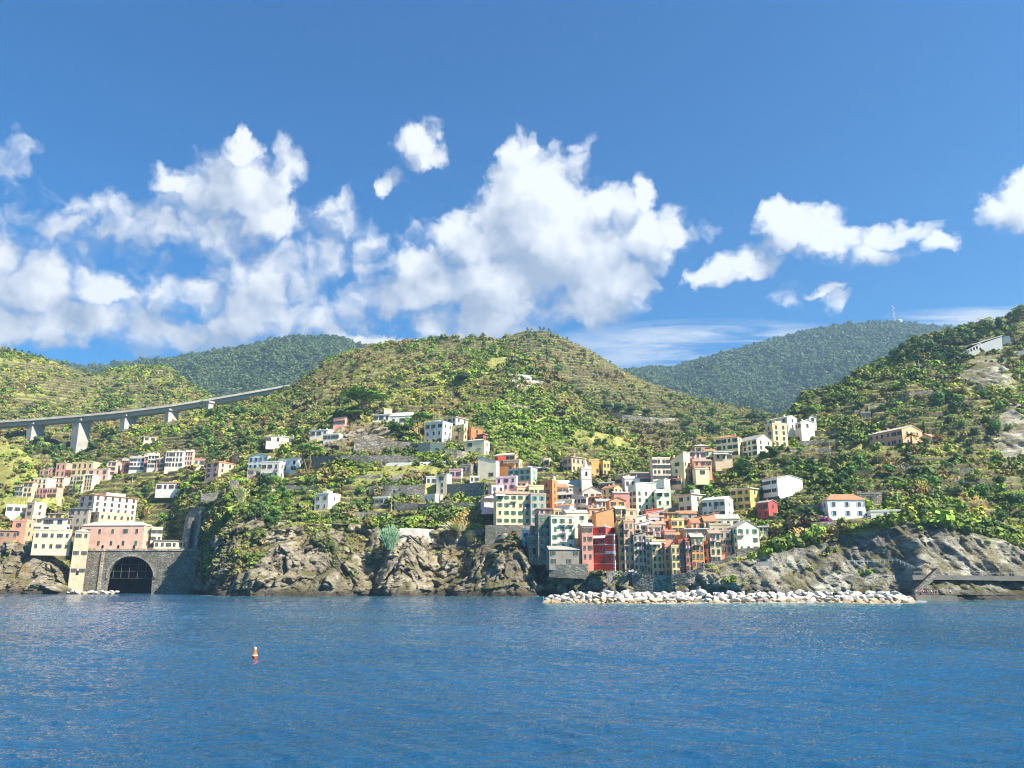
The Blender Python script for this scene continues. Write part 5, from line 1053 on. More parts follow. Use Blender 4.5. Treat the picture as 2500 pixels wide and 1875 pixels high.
def tree(kind,u,vb,vt,width=None,label=None,cat='tree',group=None,name='tree',colr=None,i=0,D=None,under=0):
    """stands at picture point (u, vb), crown reaching vt"""
    if D is None:
        h=hit(u,vb)
        if h is None: return None
        D=h.y; 
    p=Vector(P(u,vb,D)); H_=float(P(u,vt,D)[2])-p.z; tm__,cmsh,ht,wd,cc=treekind(kind,i); s=H_/ht; sx_=s
    if width: sx_=width*p.length/math.sqrt(F*F+(u-1250)**2)/wd
    e=empty(name,p,rng.uniform(0,6.28) if kind not in('slim',) else 0,label,cat,group); e.scale=(sx_,sx_,s)
    link('trunk',tm__,e); colr=tuple(min(.4,x*1.5) for x in (colr or cc))
    if colr:
        k=(cmsh.name,colr)
        if k not in _cm: m2=cmsh.copy(); m2.materials[0]=leafmat(colr); _cm[k]=m2
        cmsh=_cm[k]
    link('crown',cmsh,e); return e
tree('umbrella',884,1022,951,118,'great umbrella pine with a wide flat crown on the central headland',name='umbrella_pine')
tree('slim',1032,1082,1008,62,'slim umbrella pine with a forked bare trunk left of the tall white house',name='umbrella_pine')
tree('slim',752,1150,1086,70,'small pale-trunked umbrella pine beside the road wall',name='umbrella_pine',colr=(.10,.19,.035))
tree('umbrella',868,1032,1002,44,'low umbrella pine crouching under the great umbrella pine',name='umbrella_pine',i=1)
tree('palm',1120,1076,1044,34,'palm tree in front of the yellow house on the headland',name='palm_tree')
tree('palm',2228,1096,1056,36,'palm tree in front of the long salmon farmhouse',name='palm_tree')
tree('bush',2010,1292,1262,46,'purple bougainvillea below the blue-shuttered villa','shrub',name='bougainvillea',colr=(.13,.02,.10))
tree('bush',1968,1288,1268,30,'dull magenta bush left of the bougainvillea','shrub',name='flowering_bush',colr=(.16,.04,.08))
tree('bush',1646,1190,1160,26,'dark purple bush below the steep-roofed yellow house','shrub',name='flowering_bush',colr=(.07,.03,.06))
tree('reed',952,1342,1278,74,'large clump of blue-green giant reed hanging over the central cliff','reed clump',name='giant_reed',colr=(.13,.22,.13))
tree('reed',1110,1310,1268,70,'tall dry straw-coloured reeds on the cliff top near the village','reed clump',name='dry_reeds',colr=(.42,.30,.13))
tree('reed',1150,1322,1292,40,'smaller dry reed clump right of the tall straw-coloured reeds','reed clump',name='dry_reeds',colr=(.36,.26,.13),i=1)
tree('reed',585,1232,1184,40,'upright dry reeds beside the square stone pier','reed clump',name='dry_reeds',colr=(.40,.28,.12))
tree('reed',2100,1172,1146,44,'feathery dry reeds above the garden building on the right slope','reed clump',name='dry_reeds',colr=(.42,.30,.14),i=1)
tree('reed',2398,960,934,22,'pinkish dry reeds under the high rock face at the right','reed clump',name='dry_reeds',colr=(.38,.27,.18))
tree('agave',1128,1262,1232,32,'grey-green agave with spiky leaves on the cliff terrace','agave',name='agave')
tree('dome',1128,946,906,38,'dark round tree alone on the brown flank of the central hill',colr=(.018,.045,.02),name='evergreen_tree')
tree('pine',490,1012,978,22,'single pine rising in front of the viaduct deck',name='pine_tree')
for i_,(u,vb,vt,w_) in enumerate(((1482,1006,980,34),(1512,1008,984,30),(1542,1012,992,32),(1580,1012,998,26))):
    tree('dome',u,vb,vt,w_,f'{["first","second","third","fourth and smallest"][i_]} from the left of the dark round trees along the valley road','tree','round trees along the valley road','evergreen_tree')
for i_,(u,vb,vt,w_) in enumerate(((1836,1034,1008,40),(1862,1032,1010,30))):
    tree('dome',u,vb,vt,w_,['wide dark tree left of the white saddle house','narrower dark tree touching the white saddle house'][i_],'tree','trees beside the saddle house','evergreen_tree')
ridge=[(2186,892,850,30),(2210,884,838,36),(2246,876,826,44),(2275,866,822,40),(2305,858,818,44),(2335,846,812,40),(2362,838,800,36),(2392,828,796,34),(2418,818,786,34),(2442,808,774,36),(2470,798,764,36),(2498,786,748,40),(2150,908,886,20),(2325,880,850,30),(2290,884,858,26),(2440,840,806,30),(2478,832,796,34)]
for i_,(u,vb,vt,w_) in enumerate(ridge):
    tree('pine' if i_%3 else 'broad',u,vb,vt,w_,'pine growing on the skyline ridge of the right-hand hill','tree','pines on the right-hand ridge','pine_tree',colr=[(.05,.10,.035),(.035,.08,.03),(.07,.12,.04)][i_%3],i=i_%2)
sk=[(1050,832,818),(1066,832,820),(1078,832,815),(1090,831,820),(1104,830,817),(1112,830,818),(1148,830,816),(1160,830,818),(1178,831,812),(1262,858,846)]
for u,vb,vt in sk: tree('pine',u,vb,vt,None,'small pine silhouetted on the crest of the central hill','tree','pines on the crest of the central hill','pine_tree',i=1)
for u,vb,vt in ((1288,812,799),(1298,811,801),(1318,809,797),(1328,810,798),(1340,812,801),(1385,833,822),(1420,846,837),(1446,860,851),(1490,888,879),(1530,912,903)):
    tree('pine',u,vb,vt,None,'tiny pine standing on the crest of the peaked hill','tree','pines on the crest of the peaked hill','pine_tree',i=0)
for u,vb,vt in ((20,862,848),(34,866,850),(52,868,853),(70,872,856),(84,876,862),(96,876,864),(118,882,872),(152,892,878),(205,910,898),(392,897,886)):
    tree('broad' if u%2 else 'pine',u,vb,vt,None,'tree standing on the skyline of the left hill','tree','trees on the skyline of the left hill','tree',i=1)
# trees spread over the slopes, each at its own place
zones=[(640,1120,700,1255,26,26,'broad','green tree on the garden terraces of the central headland','trees of the garden terraces'),(560,1240,680,1290,7,34,'broad','dense tree on the dark slope left of the light rock','trees above the light rock'),
 (700,1180,1180,1260,22,18,'bush','garden bush on the terraces of the central headland','bushes of the garden terraces'),(960,1030,1020,1105,5,30,'broad','dense evergreen between the two umbrella pines','trees between the umbrella pines'),
 (500,1010,760,1100,24,22,'broad','bushy tree on the wooded slope above the white villas','trees above the white villas'),(780,860,1200,1010,26,17,'pine','scattered pine on the flank of the central hill','pines on the flank of the central hill'),
 (1050,838,1240,880,22,16,'pine','young pine in the bright wood under the central crest','pines under the central crest'),(1220,900,1420,1010,22,18,'broad','tree in the gully between the two hills','trees in the gully'),
 (1380,1060,1640,1150,14,16,'broad','tree among the vineyards behind the village','trees behind the village'),(1640,1010,1760,1090,14,22,'broad','leafy tree in the valley behind the yellow palace','trees in the valley'),
 (1780,1080,1960,1160,16,24,'broad','tree on the green slope below the long cream building','trees below the cream building'),(1960,1120,2120,1215,16,26,'broad','rounded tree on the slope above the blue-shuttered villa','trees above the blue-shuttered villa'),
 (2100,1090,2400,1200,20,24,'broad','tree on the scrubby slope below the salmon farmhouse','trees below the farmhouse'),(2250,1180,2500,1310,22,26,'bush','rounded green bush above the right-hand cliff','bushes above the right-hand cliff'),
 (1960,960,2200,1050,16,18,'broad','tree among the terraces of the right-hand hill','trees among the right-hand terraces'),(2280,960,2480,1080,16,26,'bush','bush spilling over the upper right slope','bushes of the upper right slope'),
 (60,1080,260,1150,14,24,'broad','dark tree in the ravine under the viaduct','trees in the ravine'),(480,1060,620,1140,12,24,'broad','tree around the pink hipped house','trees around the pink hipped house'),
 (250,900,500,1000,26,15,'pine','pine of the open wood on the left spur','pines on the left spur'),(270,1200,470,1300,12,24,'broad','tree on the dark slope behind the station','trees behind the station'),(1690,1200,1740,1240,3,26,'broad','bright tree between the mint house and the cream house','trees between mint and cream house'),
 (1860,1240,2000,1320,10,22,'bush','garden bush between the crimson cottage and the villa','bushes left of the villa'),(2030,1285,2160,1305,6,14,'bush','low flowering bush at the foot of the villa wall','bushes under the villa wall')]
zr=np.random.default_rng(77)
for (ua,va,ub,vb_,n,sz,kd,lb,gp) in zones:
    k_=0;tries=0
    while k_<n and tries<n*6:
        tries+=1; u=zr.uniform(ua,ub); v=zr.uniform(va,vb_); h=hit(u,v)
        if h is None or inside(np.array([[h.x,h.y,h.z]]),2.,11.)[0]: continue
        s=sz*zr.uniform(.6,1.25); tree(kd,u,v,v-s*.95,s*zr.uniform(.95,1.2) if kd!='pine' else None,lb,'shrub' if kd=='bush' else 'tree',gp,'shrub' if kd=='bush' else ('pine_tree' if kd=='pine' else 'tree'),
             colr=[(.05,.11,.025),(.08,.16,.03),(.035,.075,.02),(.11,.17,.04),(.06,.10,.035)][zr.integers(0,5)] if kd!='pine' else [(.04,.10,.035),(.06,.13,.045)][zr.integers(0,2)],i=int(zr.integers(0,2))); k_+=1
# ---------------------------------------------------------------- the station sea wall with its arch
def station_wall():
    D=480; e=empty('sea_wall',Vector(P(318,1450,D)),0,'long stone sea wall pierced by one wide dark arch, under the pink station','wall')
    o=e.location; us=np.arange(201,486,3.); m=MB(); zt=lambda u:float(P(u,1343,D)[2])
    cu,hw_,vs,va=319.,56.,1412.,1358.
    def low(u):
        t=abs(u-cu)/hw_
        return float(P(u,vs-(vs-va)*math.sqrt(max(0,1-t*t)),D)[2]) if t<1 else -4.
    vsx=[];n=len(us)
    for u in us:
        x=float(P(u,1400,D)[0]); z0=low(u); z1=zt(u)
        vsx+=[(x,D-.0,z0),(x,D,z1),(x,D+2.5,z1),(x,D+2.5,z0)]
    fs=[]
    for i in range(n-1):
        a=i*4;c=a+4; fs+=[(a,a+1,c+1,c),(a+1,a+2,c+2,c+1),(a+2,a+3,c+3,c+2),(a+3,a,c,c+3)]
        ja=abs(us[i]-cu)<hw_; jb=abs(us[i+1]-cu)<hw_
    m.add([(x-o.x,y-o.y,z-o.z) for x,y,z in vsx],fs); m.build('wall',[stone((.25,.23,.20),.9)],e)
    r=MB()                                         # ring of voussoirs
    pts=[(cu+hw_*math.cos(t),vs-(vs-va)*math.sin(t)) for t in np.linspace(0,math.pi,31)]; pto=[(cu+(hw_+5)*math.cos(t),vs-(vs-va+5)*math.sin(t)) for t in np.linspace(0,math.pi,31)]
    V=[];
    for (a,b),(c,d) in zip(pts,pto):
        for dd in (D-.5,D+.02):
            q=Vector(P(a,b,dd))-o; V.append(q); q=Vector(P(c,d,dd))-o; V.append(q)
    F_=[]
    for i in range(30):
        a=i*4;c=a+4; F_+=[(a,a+1,c+1,c),(a+1,a+3,c+3,c+1),(a,c,c+2,a+2)]
    r.add(V,F_); r.build('arch_ring',[stone((.40,.36,.30),1.5)],e)
    d=MB(); x0,x1=float(P(201,1343,D)[0]),float(P(485,1343,D)[0]); z=zt(340)
    d.box(x0-o.x,2.5,z-o.z-1.2,x1-o.x,60,z-o.z+.05); d.build('deck',[M_CONC],e)
    p=MB(); p.box(x0-o.x,-.35,z-o.z-.5,x1-o.x,.0-.003,z-o.z-.1); p.box(x0-o.x,.1,z-o.z+.004,x1-o.x,.5,z-o.z+.9); p.build('parapet',[SL],e)
    s=MB()                                         # boat racks on steel frames inside the arch
    for vv in (1377,1394,1411):
        t=math.sqrt(max(0,1-((vs-vv)/(vs-va))**2)) if vv<vs else 1
        a=Vector(P(cu-hw_*t+2,vv,D+3))-o; b=Vector(P(cu+hw_*t-2,vv,D+3))-o; s.box(a.x,3,a.z-.25,b.x,9,a.z)
    for uu in (280,300,320,340,358):
        t=math.sqrt(max(0,1-((uu-cu)/hw_)**2)); a=Vector(P(uu,vs-(vs-va)*t,D+3))-o; b=Vector(P(uu,1412,D+3))-o; s.box(a.x-.15,2.9,b.z,a.x+.15,3.2,a.z)
    s.build('rack',[plain('dark_steel',(.09,.085,.08),.7)],e)
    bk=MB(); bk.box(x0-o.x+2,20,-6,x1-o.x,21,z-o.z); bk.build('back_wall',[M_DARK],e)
    q=MB(); xa=float(P(243,1400,D)[0])-o.x; q.box(xa,-.8,-6,xa+1.6,-.003,z-o.z-1); q.build('pilaster',[SL],e)
station_wall()
# ---------------------------------------------------------------- viaduct
def viaduct():
    pts=[(-260,1052),(-120,1042),(0,1030),(82,1025),(195,1016),(310,1005),(412,992),(507,977),(600,961),(690,945),(740,936)]
    D=765.; W3=[Vector(P(u,v,D+max(0,(u-400))*.05)) for u,v in pts]; e=empty('viaduct',W3[3],0,'long concrete road viaduct on tall piers crossing the left valley','viaduct'); o=e.location
    def strip(y0,y1,z0,z1,name,mat):
        m=MB(); vs=[];
        for p in W3:
            for (y,z) in ((y0,z0),(y0,z1),(y1,z1),(y1,z0)): vs.append((p.x-o.x,p.y-o.y+y,p.z-o.z+z))
        n=len(W3); fs=[(i*4+j,i*4+(j+1)%4,i*4+4+(j+1)%4,i*4+4+j) for i in range(n-1) for j in range(4)]+[(3,2,1,0),(4*n-4,4*n-3,4*n-2,4*n-1)]
        m.add(vs,fs); m.build(name,[mat],e)
    CL=plain('pale_concrete',(.38,.36,.325),.9,0,.18,.15)
    strip(-1.6,12.4,-1.0,0,'deck',CL); strip(1.5,9.5,-4.6,-1.0,'girder',plain('shaded_girder',(.36,.34,.31),.9)); strip(-1.6,-1.25,.004,1.1,'parapet',CL); strip(12.1,12.4,.004,1.1,'parapet',CL)
    for (a,b,c,vb) in ((71,80,104,1092),(182,194,217,1130),(295,304,328,1070),(401,409,431,1048),(500,505,516,1030)):
        ph=R(55); cc=Vector(P(b,1030,D)); mpp=cc.length/F; al=math.atan2((b-1250)/F,CP); th=al+ph; Wd=(b-a)*mpp/math.cos(ph); Dp=(c-b)*mpp/math.sin(ph)
        zt=float(np.interp(cc.x,[p.x for p in W3],[p.z for p in W3]))-4.6; H_=zt-float(P(b,vb,D)[2])+12
        m=MB(); t=.9
        m.add([(-Wd/2*.95,Dp*.06,-H_),(Wd/2*.95,Dp*.06,-H_),(Wd/2*.95,Dp*.92,-H_),(-Wd/2*.95,Dp*.92,-H_),(-Wd/2*t,Dp*.02,1.4),(Wd/2*t,Dp*.02,1.4),(Wd/2*t,Dp,1.4),(-Wd/2*t,Dp,1.4)],[(0,3,2,1),(4,5,6,7),(0,1,5,4),(1,2,6,5),(2,3,7,6),(3,0,4,7)])
        m.box(-Wd*.7,-.4,1.4,Wd*.7,Dp+.4,3.2)
        fx=Vector((math.cos(th),-math.sin(th),0)); pp=cc-fx*Wd/2; m.build('pier',[CL],e,(pp.x-o.x,pp.y-o.y,zt-1.2-o.z),rz=-th)
viaduct()
# ---------------------------------------------------------------- boulders of the breakwater
import bmesh
M_BOULD,k_,b_=newmat('pale_limestone'); g_=k_.add('ShaderNodeNewGeometry').outputs['Position']; n_=k_.noise(g_,.5,5,.6); n2_=k_.noise(g_,3.,4,.6)
rn=k_.add('ShaderNodeObjectInfo').outputs['Random']
cA=k_.ramp(rn,[(0,(.24,.245,.25)),(.3,(.46,.455,.445)),(.7,(.54,.52,.48)),(1,(.42,.36,.27))]); cA=k_.mix(k_.ramp(n_,[(.45,(0,0,0)),(.7,(.6,.6,.6))]),cA,(.36,.33,.30)); cA=k_.mix(.35,cA,k_.ramp(n2_,[(.35,(.2,.19,.18)),(.6,(.6,.58,.55))]))
zz=k_.add('ShaderNodeSeparateXYZ',{0:g_}).outputs[2]; wl=k_.add('ShaderNodeMapRange',{'Value':k_.math('MULTIPLY_ADD',n_,-3,zz),'From Min':-.1,'From Max':-1.4}).outputs[0]
cA=k_.mix(k_.math('MULTIPLY',wl,.85),cA,(.30,.19,.07)); k_.l.new(cA,b_.inputs['Base Color']); b_.inputs['Roughness'].default_value=.9
bp_=k_.add('ShaderNodeBump',{'Height':n2_,'Strength':.5,'Distance':.3}); k_.l.new(bp_.outputs[0],b_.inputs['Normal'])
BM=[]
for i in range(14):
    bm=bmesh.new(); rg=np.random.default_rng(900+i)
    for j in range(22):
        p=rg.normal(size=3); p/=np.linalg.norm(p); p*=np.array([1.15,.9,.8])*rg.uniform(.8,1.08); bm.verts.new(p)
    bmesh.ops.convex_hull(bm,input=bm.verts); 
    for v in [v for v in bm.verts if not v.link_faces]: bm.verts.remove(v)
    bmesh.ops.bevel(bm,geom=bm.edges[:],offset=.05,segments=1,affect='EDGES')
    me=bpy.data.meshes.new('boulder'); bm.to_mesh(me); bm.free(); me.materials.append(M_BOULD); BM.append(me)
def boulder(x,y,z,s,lab,grp):
    o=link('boulder',BM[rng.integers(0,14)],None,(x,y,z),(s*rng.uniform(.85,1.25),s*rng.uniform(.85,1.15),s*rng.uniform(.6,.92))); o.rotation_euler=(rng.uniform(-.4,.4),rng.uniform(-.4,.4),rng.uniform(0,6.28)); setp(o,lab,'boulder',grp)
for r_,(dy,z,n) in enumerate(((-5.8,.05,64),(-4.2,.8,60),(-2.5,1.6,54),(-.6,2.4,48),(1.6,2.5,38),(4.2,1.6,30))):
    for i in range(n):
        t=(i+.5+rng.uniform(-.3,.3))/n; en=min(1,t/.04,(1-t)/.04); u=1325+t*(2222-1325)+(r_-1)*3; D_=226+6*t
        u=np.clip(u,1325+ r_*5,2224-r_*4); q=P(u,1460,D_); boulder(float(q[0]),D_+dy*(.5+.5*en)+rng.uniform(-.5,.5),z*(.35+.65*en)*rng.uniform(.8,1.12)-.2,(.9+rng.uniform(0,1)**1.6*.95)*(.8 if r_==0 else 1),'pale boulder heaped in the long breakwater','boulders of the breakwater')
for i in range(26):
    u=rng.uniform(162,290); D_=450+rng.uniform(-4,8); q=P(u,1448,D_); boulder(float(q[0]),D_,rng.uniform(.1,1.6),rng.uniform(.9,1.9),'white boulder at the waterline under the station sea wall','boulders under the station sea wall')
# ---------------------------------------------------------------- poles, masts
def pole(u,vt,vb,label,lamp=False,D=None):
    h=hit(u,vb); D=D or (h.y if h is not None else 450); b=Vector(P(u,vb,D)); H_=float(P(u,vt,D)[2])-b.z
    e=empty('utility_pole',b,0,label,'pole','utility poles'); m=MB(); m.tube((0,0,-1),(0,0,H_),.17,.11,8); m.build('pole',[plain('pole_concrete',(.5,.48,.44),.9)],e)
    m=MB(); m.box(-1.1,-.08,H_-.9,1.1,.08,H_-.75); [m.tube((x,0,H_-.75),(x,0,H_-.5),.05,n=5) for x in (-1,-.4,.4,1)]; m.build('crossarm',[M_IRON],e)
for a in ((958,1098,1131,'pole beside the long road wall on the headland'),(322,1152,1184,'pale pole below the long terrace under the viaduct'),(1103,944,974,'pole high on the sunny flank of the central hill'),(1995,1011,1037,'pole right of the gabled house on stilts'),(2027,1077,1113,'pole among the dark terraces left of the farmhouse'),
          (2246,878,910,'pole under the pines of the right-hand ridge'),(1126,1148,1198,'thin pole in front of the high terrace wall near the village'),(955,1194,1258,'tall thin pole left of the garage'),(2194,1200,1238,'pole right of the villa on the cliff'),(2346,1268,1290,'pole above the right-hand cliff'),(168,1052,1072,'pole on the slope between the first and the second pier'),(1256,872,884,'far pole on the brown hillside right of the crest'),(772,1112,1140,'pole behind the small pale-trunked umbrella pine')):
    pole(*a)
def mast(u,vt,vb,D,w_,label):
    b=Vector(P(u,vb,D)); H_=float(P(u,vt,D)[2])-b.z; e=empty('telecom_mast',b,0,label,'mast'); m=MB(); n=9
    for s,t in ((-1,-1),(1,-1),(1,1),(-1,1)): m.tube((s*w_,t*w_,-10),(s*w_*.25,t*w_*.25,H_),w_*.14,w_*.09,4)
    for i in range(n):
        z0=H_*i/n; z1=H_*(i+1)/n; a=w_*(1-.75*i/n); c=w_*(1-.75*(i+1)/n); m.tube((-a,-a,z0),(c,-c,z1),w_*.07,n=4); m.tube((a,-a,z0),(-c,-c,z1),w_*.07,n=4); m.tube((a,-a,z0),(c,c,z1),w_*.07,n=4)
    m.build('lattice',[plain('galvanised_steel',(.3,.3,.3),.6,.3)],e); m=MB()
    for z,s in ((.55,1),(.7,-1),(.82,1),(.9,-1),(.4,-1)): m.lathe([(0.01,H_*z),(w_*.5,H_*z+w_*.1),(w_*.5,H_*z+w_*.9),(.01,H_*z+w_)],8,c=(s*w_*.7,-w_*.4))
    m.build('antenna',[M_WHITE],e)
mast(2185,746,792,2795,4.2,'tall lattice telecom mast on the far right mountain'); mast(2303,778,800,2795,2.6,'shorter lattice mast right of the tall one on the far mountain'); mast(2145,784,796,2795,1.6,'small mast left of the tall lattice mast'); mast(2260,784,800,2795,1.6,'small mast between the two larger ones on the far mountain')
e=empty('water_tower',Vector(P(2197,794,2795)),0,'round domed water tower beside the tall telecom mast','tower'); m=MB(); m.lathe([(5,-15),(5,6),(10,9),(10.5,18),(8,22),(0.01,24)],16); m.build('tank',[M_CONC],e)
tree('dome',2074,800,781,14,'lone round tree on the far right mountain','tree',None,'tree',D=2795)
# ---------------------------------------------------------------- walkway, platform, railings
def railing(label,pts,D,h=1.1,mat=None,name='railing',cat='railing',step=2.,wood=False):
    m=MB(); Wp=[Vector(P(u,v,D if not hasattr(D,'__len__') else D[i])) for i,(u,v) in enumerate(pts)]; r=.07 if wood else .045
    for a,b in zip(Wp,Wp[1:]):
        n=max(1,int((b-a).length/step))
        for i in range(n): p=a.lerp(b,i/n); m.tube(p-Vector((0,0,.3)),p+Vector((0,0,h)),r,n=5)
        for z in (h,h*.55): m.tube(a+Vector((0,0,z)),b+Vector((0,0,z)),r*.9,n=5)
    setp(m.build(name,[mat or M_IRON]),label,cat,'railings')
wall('pale concrete walkway along the foot of the right-hand cliff',[(2228,1404,1408,270),(2300,1404,1408,270),(2380,1405,1409,270),(2500,1407,1411,270),(2640,1409,1413,270)],6,plain('walkway_concrete',(.17,.16,.145),.9,0,.2,.4),name='walkway',cat='walkway',group=None,ext=1)
railing('railing on the walkway below the right-hand cliff',[(2232,1403),(2300,1403),(2380,1404),(2500,1406),(2620,1408)],270.2,1.1,M_CONC)
wall('dark stone landing platform with bathers at the right end of the breakwater',[(2236,1453,1462,258),(2290,1453,1462,258),(2338,1454,1462,258)],7,plain('platform_concrete',(.17,.155,.135),.9,0,.2,.4),name='landing_platform',cat='platform',group=None,ext=2)
e=empty('staircase',Vector(P(2262,1440,262)),0,'curving stone staircase between the landing platform and the walkway','stairs'); m=MB()
for i in range(26): m.box(-4+i*.42,i*.16,-2+i*.26,-3.5+i*.42,1.8+i*.16,i*.28)
m.build('steps',[stone((.28,.26,.23),1.2)],e)
railing('wooden fence along the top of the light rock bench',[(520,1352),(580,1346),(640,1340),(700,1338),(760,1344)],[418,384,378,377,372],1.2,M_WOOD,'wooden_fence','fence',wood=True)
railing('wooden railing climbing to the yellow terrace',[(700,1312),(706,1290),(724,1280),(762,1276)],[386,396,404,407],1.2,M_WOOD,'wooden_fence','fence',wood=True)
wall('small yellow terrace slab jutting over the light rock',[(728,1277,1283,405),(760,1277,1283,404),(792,1278,1284,405)],5,plain('ochre_paint',(.62,.42,.14),.8),name='viewing_terrace',cat='terrace',group=None,ext=.5)
railing('thin railing of the path through the central cliff',[(845,1278),(910,1280),(980,1281),(1060,1282)],[407,406,405,404],1.)
railing('railing of the terrace under the gabled cream house',[(1852,1338),(1880,1336),(1905,1334)],327,1.)
railing('pale railing of the path below the sunlit cliff shoulder',[(2070,1376),(2150,1374),(2190,1372),(2236,1392)],[300,298,290,280],1.1,M_WHITE)
# ---------------------------------------------------------------- people
SKIN=plain('skin',(.50,.30,.21),.6)
def person_mesh(pose):
    v=[(0,0,.95),(0,0,1.15),(0,0,1.38),(0,.0,1.52),(0,-.01,1.66)]; rr=[.15,.13,.17,.06,.105]; ed=[(0,1),(1,2),(2,3),(3,4)]
    def ch(a,pts,rs):
        i=a
        for p,r in zip(pts,rs): v.append(p); rr.append(r); ed.append((i,len(v)-1)); i=len(v)-1
    sp=.12 if pose!=1 else .2
    ch(0,[(-.1,0,.88),(-sp,-.02,.5),(-sp,0,.1),(-sp,-.12,.04)],[.10,.075,.05,.045]); ch(0,[(.1,0,.88),(sp,.02 if pose!=1 else .15,.5),(sp,.0 if pose!=1 else .25,.1),(sp,-.12 if pose!=1 else .13,.04)],[.10,.075,.05,.045])
    if pose==2: ch(2,[(-.2,0,1.42),(-.38,-.05,1.25),(-.2,-.25,1.3)],[.06,.045,.04]); ch(2,[(.2,0,1.42),(.4,-.05,1.22),(.16,-.1,1.02)],[.06,.045,.04])
    else: ch(2,[(-.2,0,1.42),(-.27,0,1.12),(-.28,-.06,.85)],[.06,.045,.04]); ch(2,[(.2,0,1.42),(.27,.02,1.12),(.28,-.1 if pose else 0,.87)],[.06,.045,.04])
    def skin(idx,scale,nm,mat):
        me=bpy.data.meshes.new(nm); mp={i:j for j,i in enumerate(idx)}; me.from_pydata([v[i] for i in idx],[(mp[a],mp[b]) for a,b in ed if a in mp and b in mp],[])
        o=bpy.data.objects.new(nm,me); col.objects.link(o); md=o.modifiers.new('s','SKIN'); 
        for j,i in enumerate(idx): me.skin_vertices[0].data[j].radius=(rr[i]*scale,rr[i]*scale*.85)
        me.skin_vertices[0].data[0].use_root=True; sd=o.modifiers.new('d','SUBSURF'); sd.levels=1; sd.render_levels=1
        dg=bpy.context.evaluated_depsgraph_get(); r=bpy.data.meshes.new_from_object(o.evaluated_get(dg)); r.name=nm; r.materials.clear(); r.materials.append(mat); bpy.data.objects.remove(o); return r
    body=skin(list(range(len(v))),1.,'body',SKIN); h=MB(); h.lathe([(.01,1.80),(.08,1.78),(.115,1.70),(.11,1.62),(.09,1.58)],10); hair=h.mesh('hair',[plain('hair',(.05,.035,.025),.8)])
    top=skin([0,1,2],1.12,'shirt',M_WHITE); bot=skin([0,5,6,9,10],1.15,'shorts',M_WHITE); return body,hair,top,bot
PM=[person_mesh(i) for i in range(3)]
CLO={c:plain('cloth_'+c,v,.9) for c,v in dict(red=(.55,.03,.04),white=(.78,.77,.75),blue=(.06,.12,.35),black=(.03,.03,.035),grey=(.3,.3,.32),yellow=(.7,.5,.1),green=(.08,.3,.12),pink=(.7,.3,.35)).items()}
def person(u,vb,D,top,bot,pose,label,group,rz=0):
    e=empty('person',Vector(P(u,vb,D)),rz,label,'person',group); b,h,t,s=PM[pose]; link('body',b,e); link('hair',h,e)
    for me,c,nm in ((t,top,'shirt'),(s,bot,'shorts')):
        if c:
            k=(me.name,c)
            if k not in _cm: m2=me.copy(); m2.materials.clear(); m2.materials.append(CLO[c]); _cm[k]=m2
            link(nm,_cm[k],e)
pl=[(2238,'white','blue'),(2244,'pink','black'),(2250,'blue','grey'),(2255,'white','red'),(2260,'black','black'),(2265,'red','blue'),(2270,'grey','white'),(2275,'white','black'),(2280,'yellow','blue'),(2285,'red','black'),(2290,'green','grey')]
for i,(u,a,b) in enumerate(pl): person(u+zr.uniform(-1,1),1452.5,261+zr.uniform(-1.5,1.5),a,b,i%3,f'standing person in a {a} top and {b} shorts in the group on the landing platform','people on the landing platform',zr.uniform(-1,1))
person(2321,1452.5,261,'white','black',0,'person in white standing alone at the right end of the landing platform','people on the landing platform')
for i,(u,a,b,l) in enumerate(((2274,'red','black','walker in a red shirt on the walkway above the platform'),(2281,'white','grey','walker in white just right of the red-shirted walker'),(2268,'pink','white','walker in pink just left of the red-shirted walker'),(2296,'black','black','walker in dark clothes a few steps right of the walkway group'),(2322,'yellow','blue','walker in yellow alone on the walkway'))):
    person(u,1403,272,a,b,1,l,'people on the walkway',zr.uniform(-1.5,1.5))
for i,u in enumerate((208,214,222,231,300,338,352)):
    person(u,1342,483.5,list(CLO)[i],list(CLO)[(i+3)%8],i%3,f'tiny figure in {list(CLO)[i]} standing behind the parapet of the station sea wall','people on the station terrace')
# ---------------------------------------------------------------- buoy
yb=float(CH*1.0/-(ray(622,1601)[2]/ray(622,1601)[1])); e=empty('buoy',Vector(P(622,1601,yb)),0,'small orange conical buoy with a white top floating on the open water','buoy'); e.scale=(.55,.55,.55)
m=MB(); m.lathe([(.01,-.35),(.22,-.3),(.34,-.05),(.33,.1),(.22,.36),(.15,.6),(.13,.72)],18); m.build('float',[plain('orange_plastic',(.85,.13,.02),.4,0,.05)],e)
m=MB(); m.lathe([(.132,.72),(.15,.78),(.15,.92),(.09,1.0),(.01,1.02)],14); m.build('cap',[M_WHITE],e); m=MB(); m.lathe([(.345,.02),(.352,.05),(.335,.09)],18); m.build('band',[M_WHITE],e)
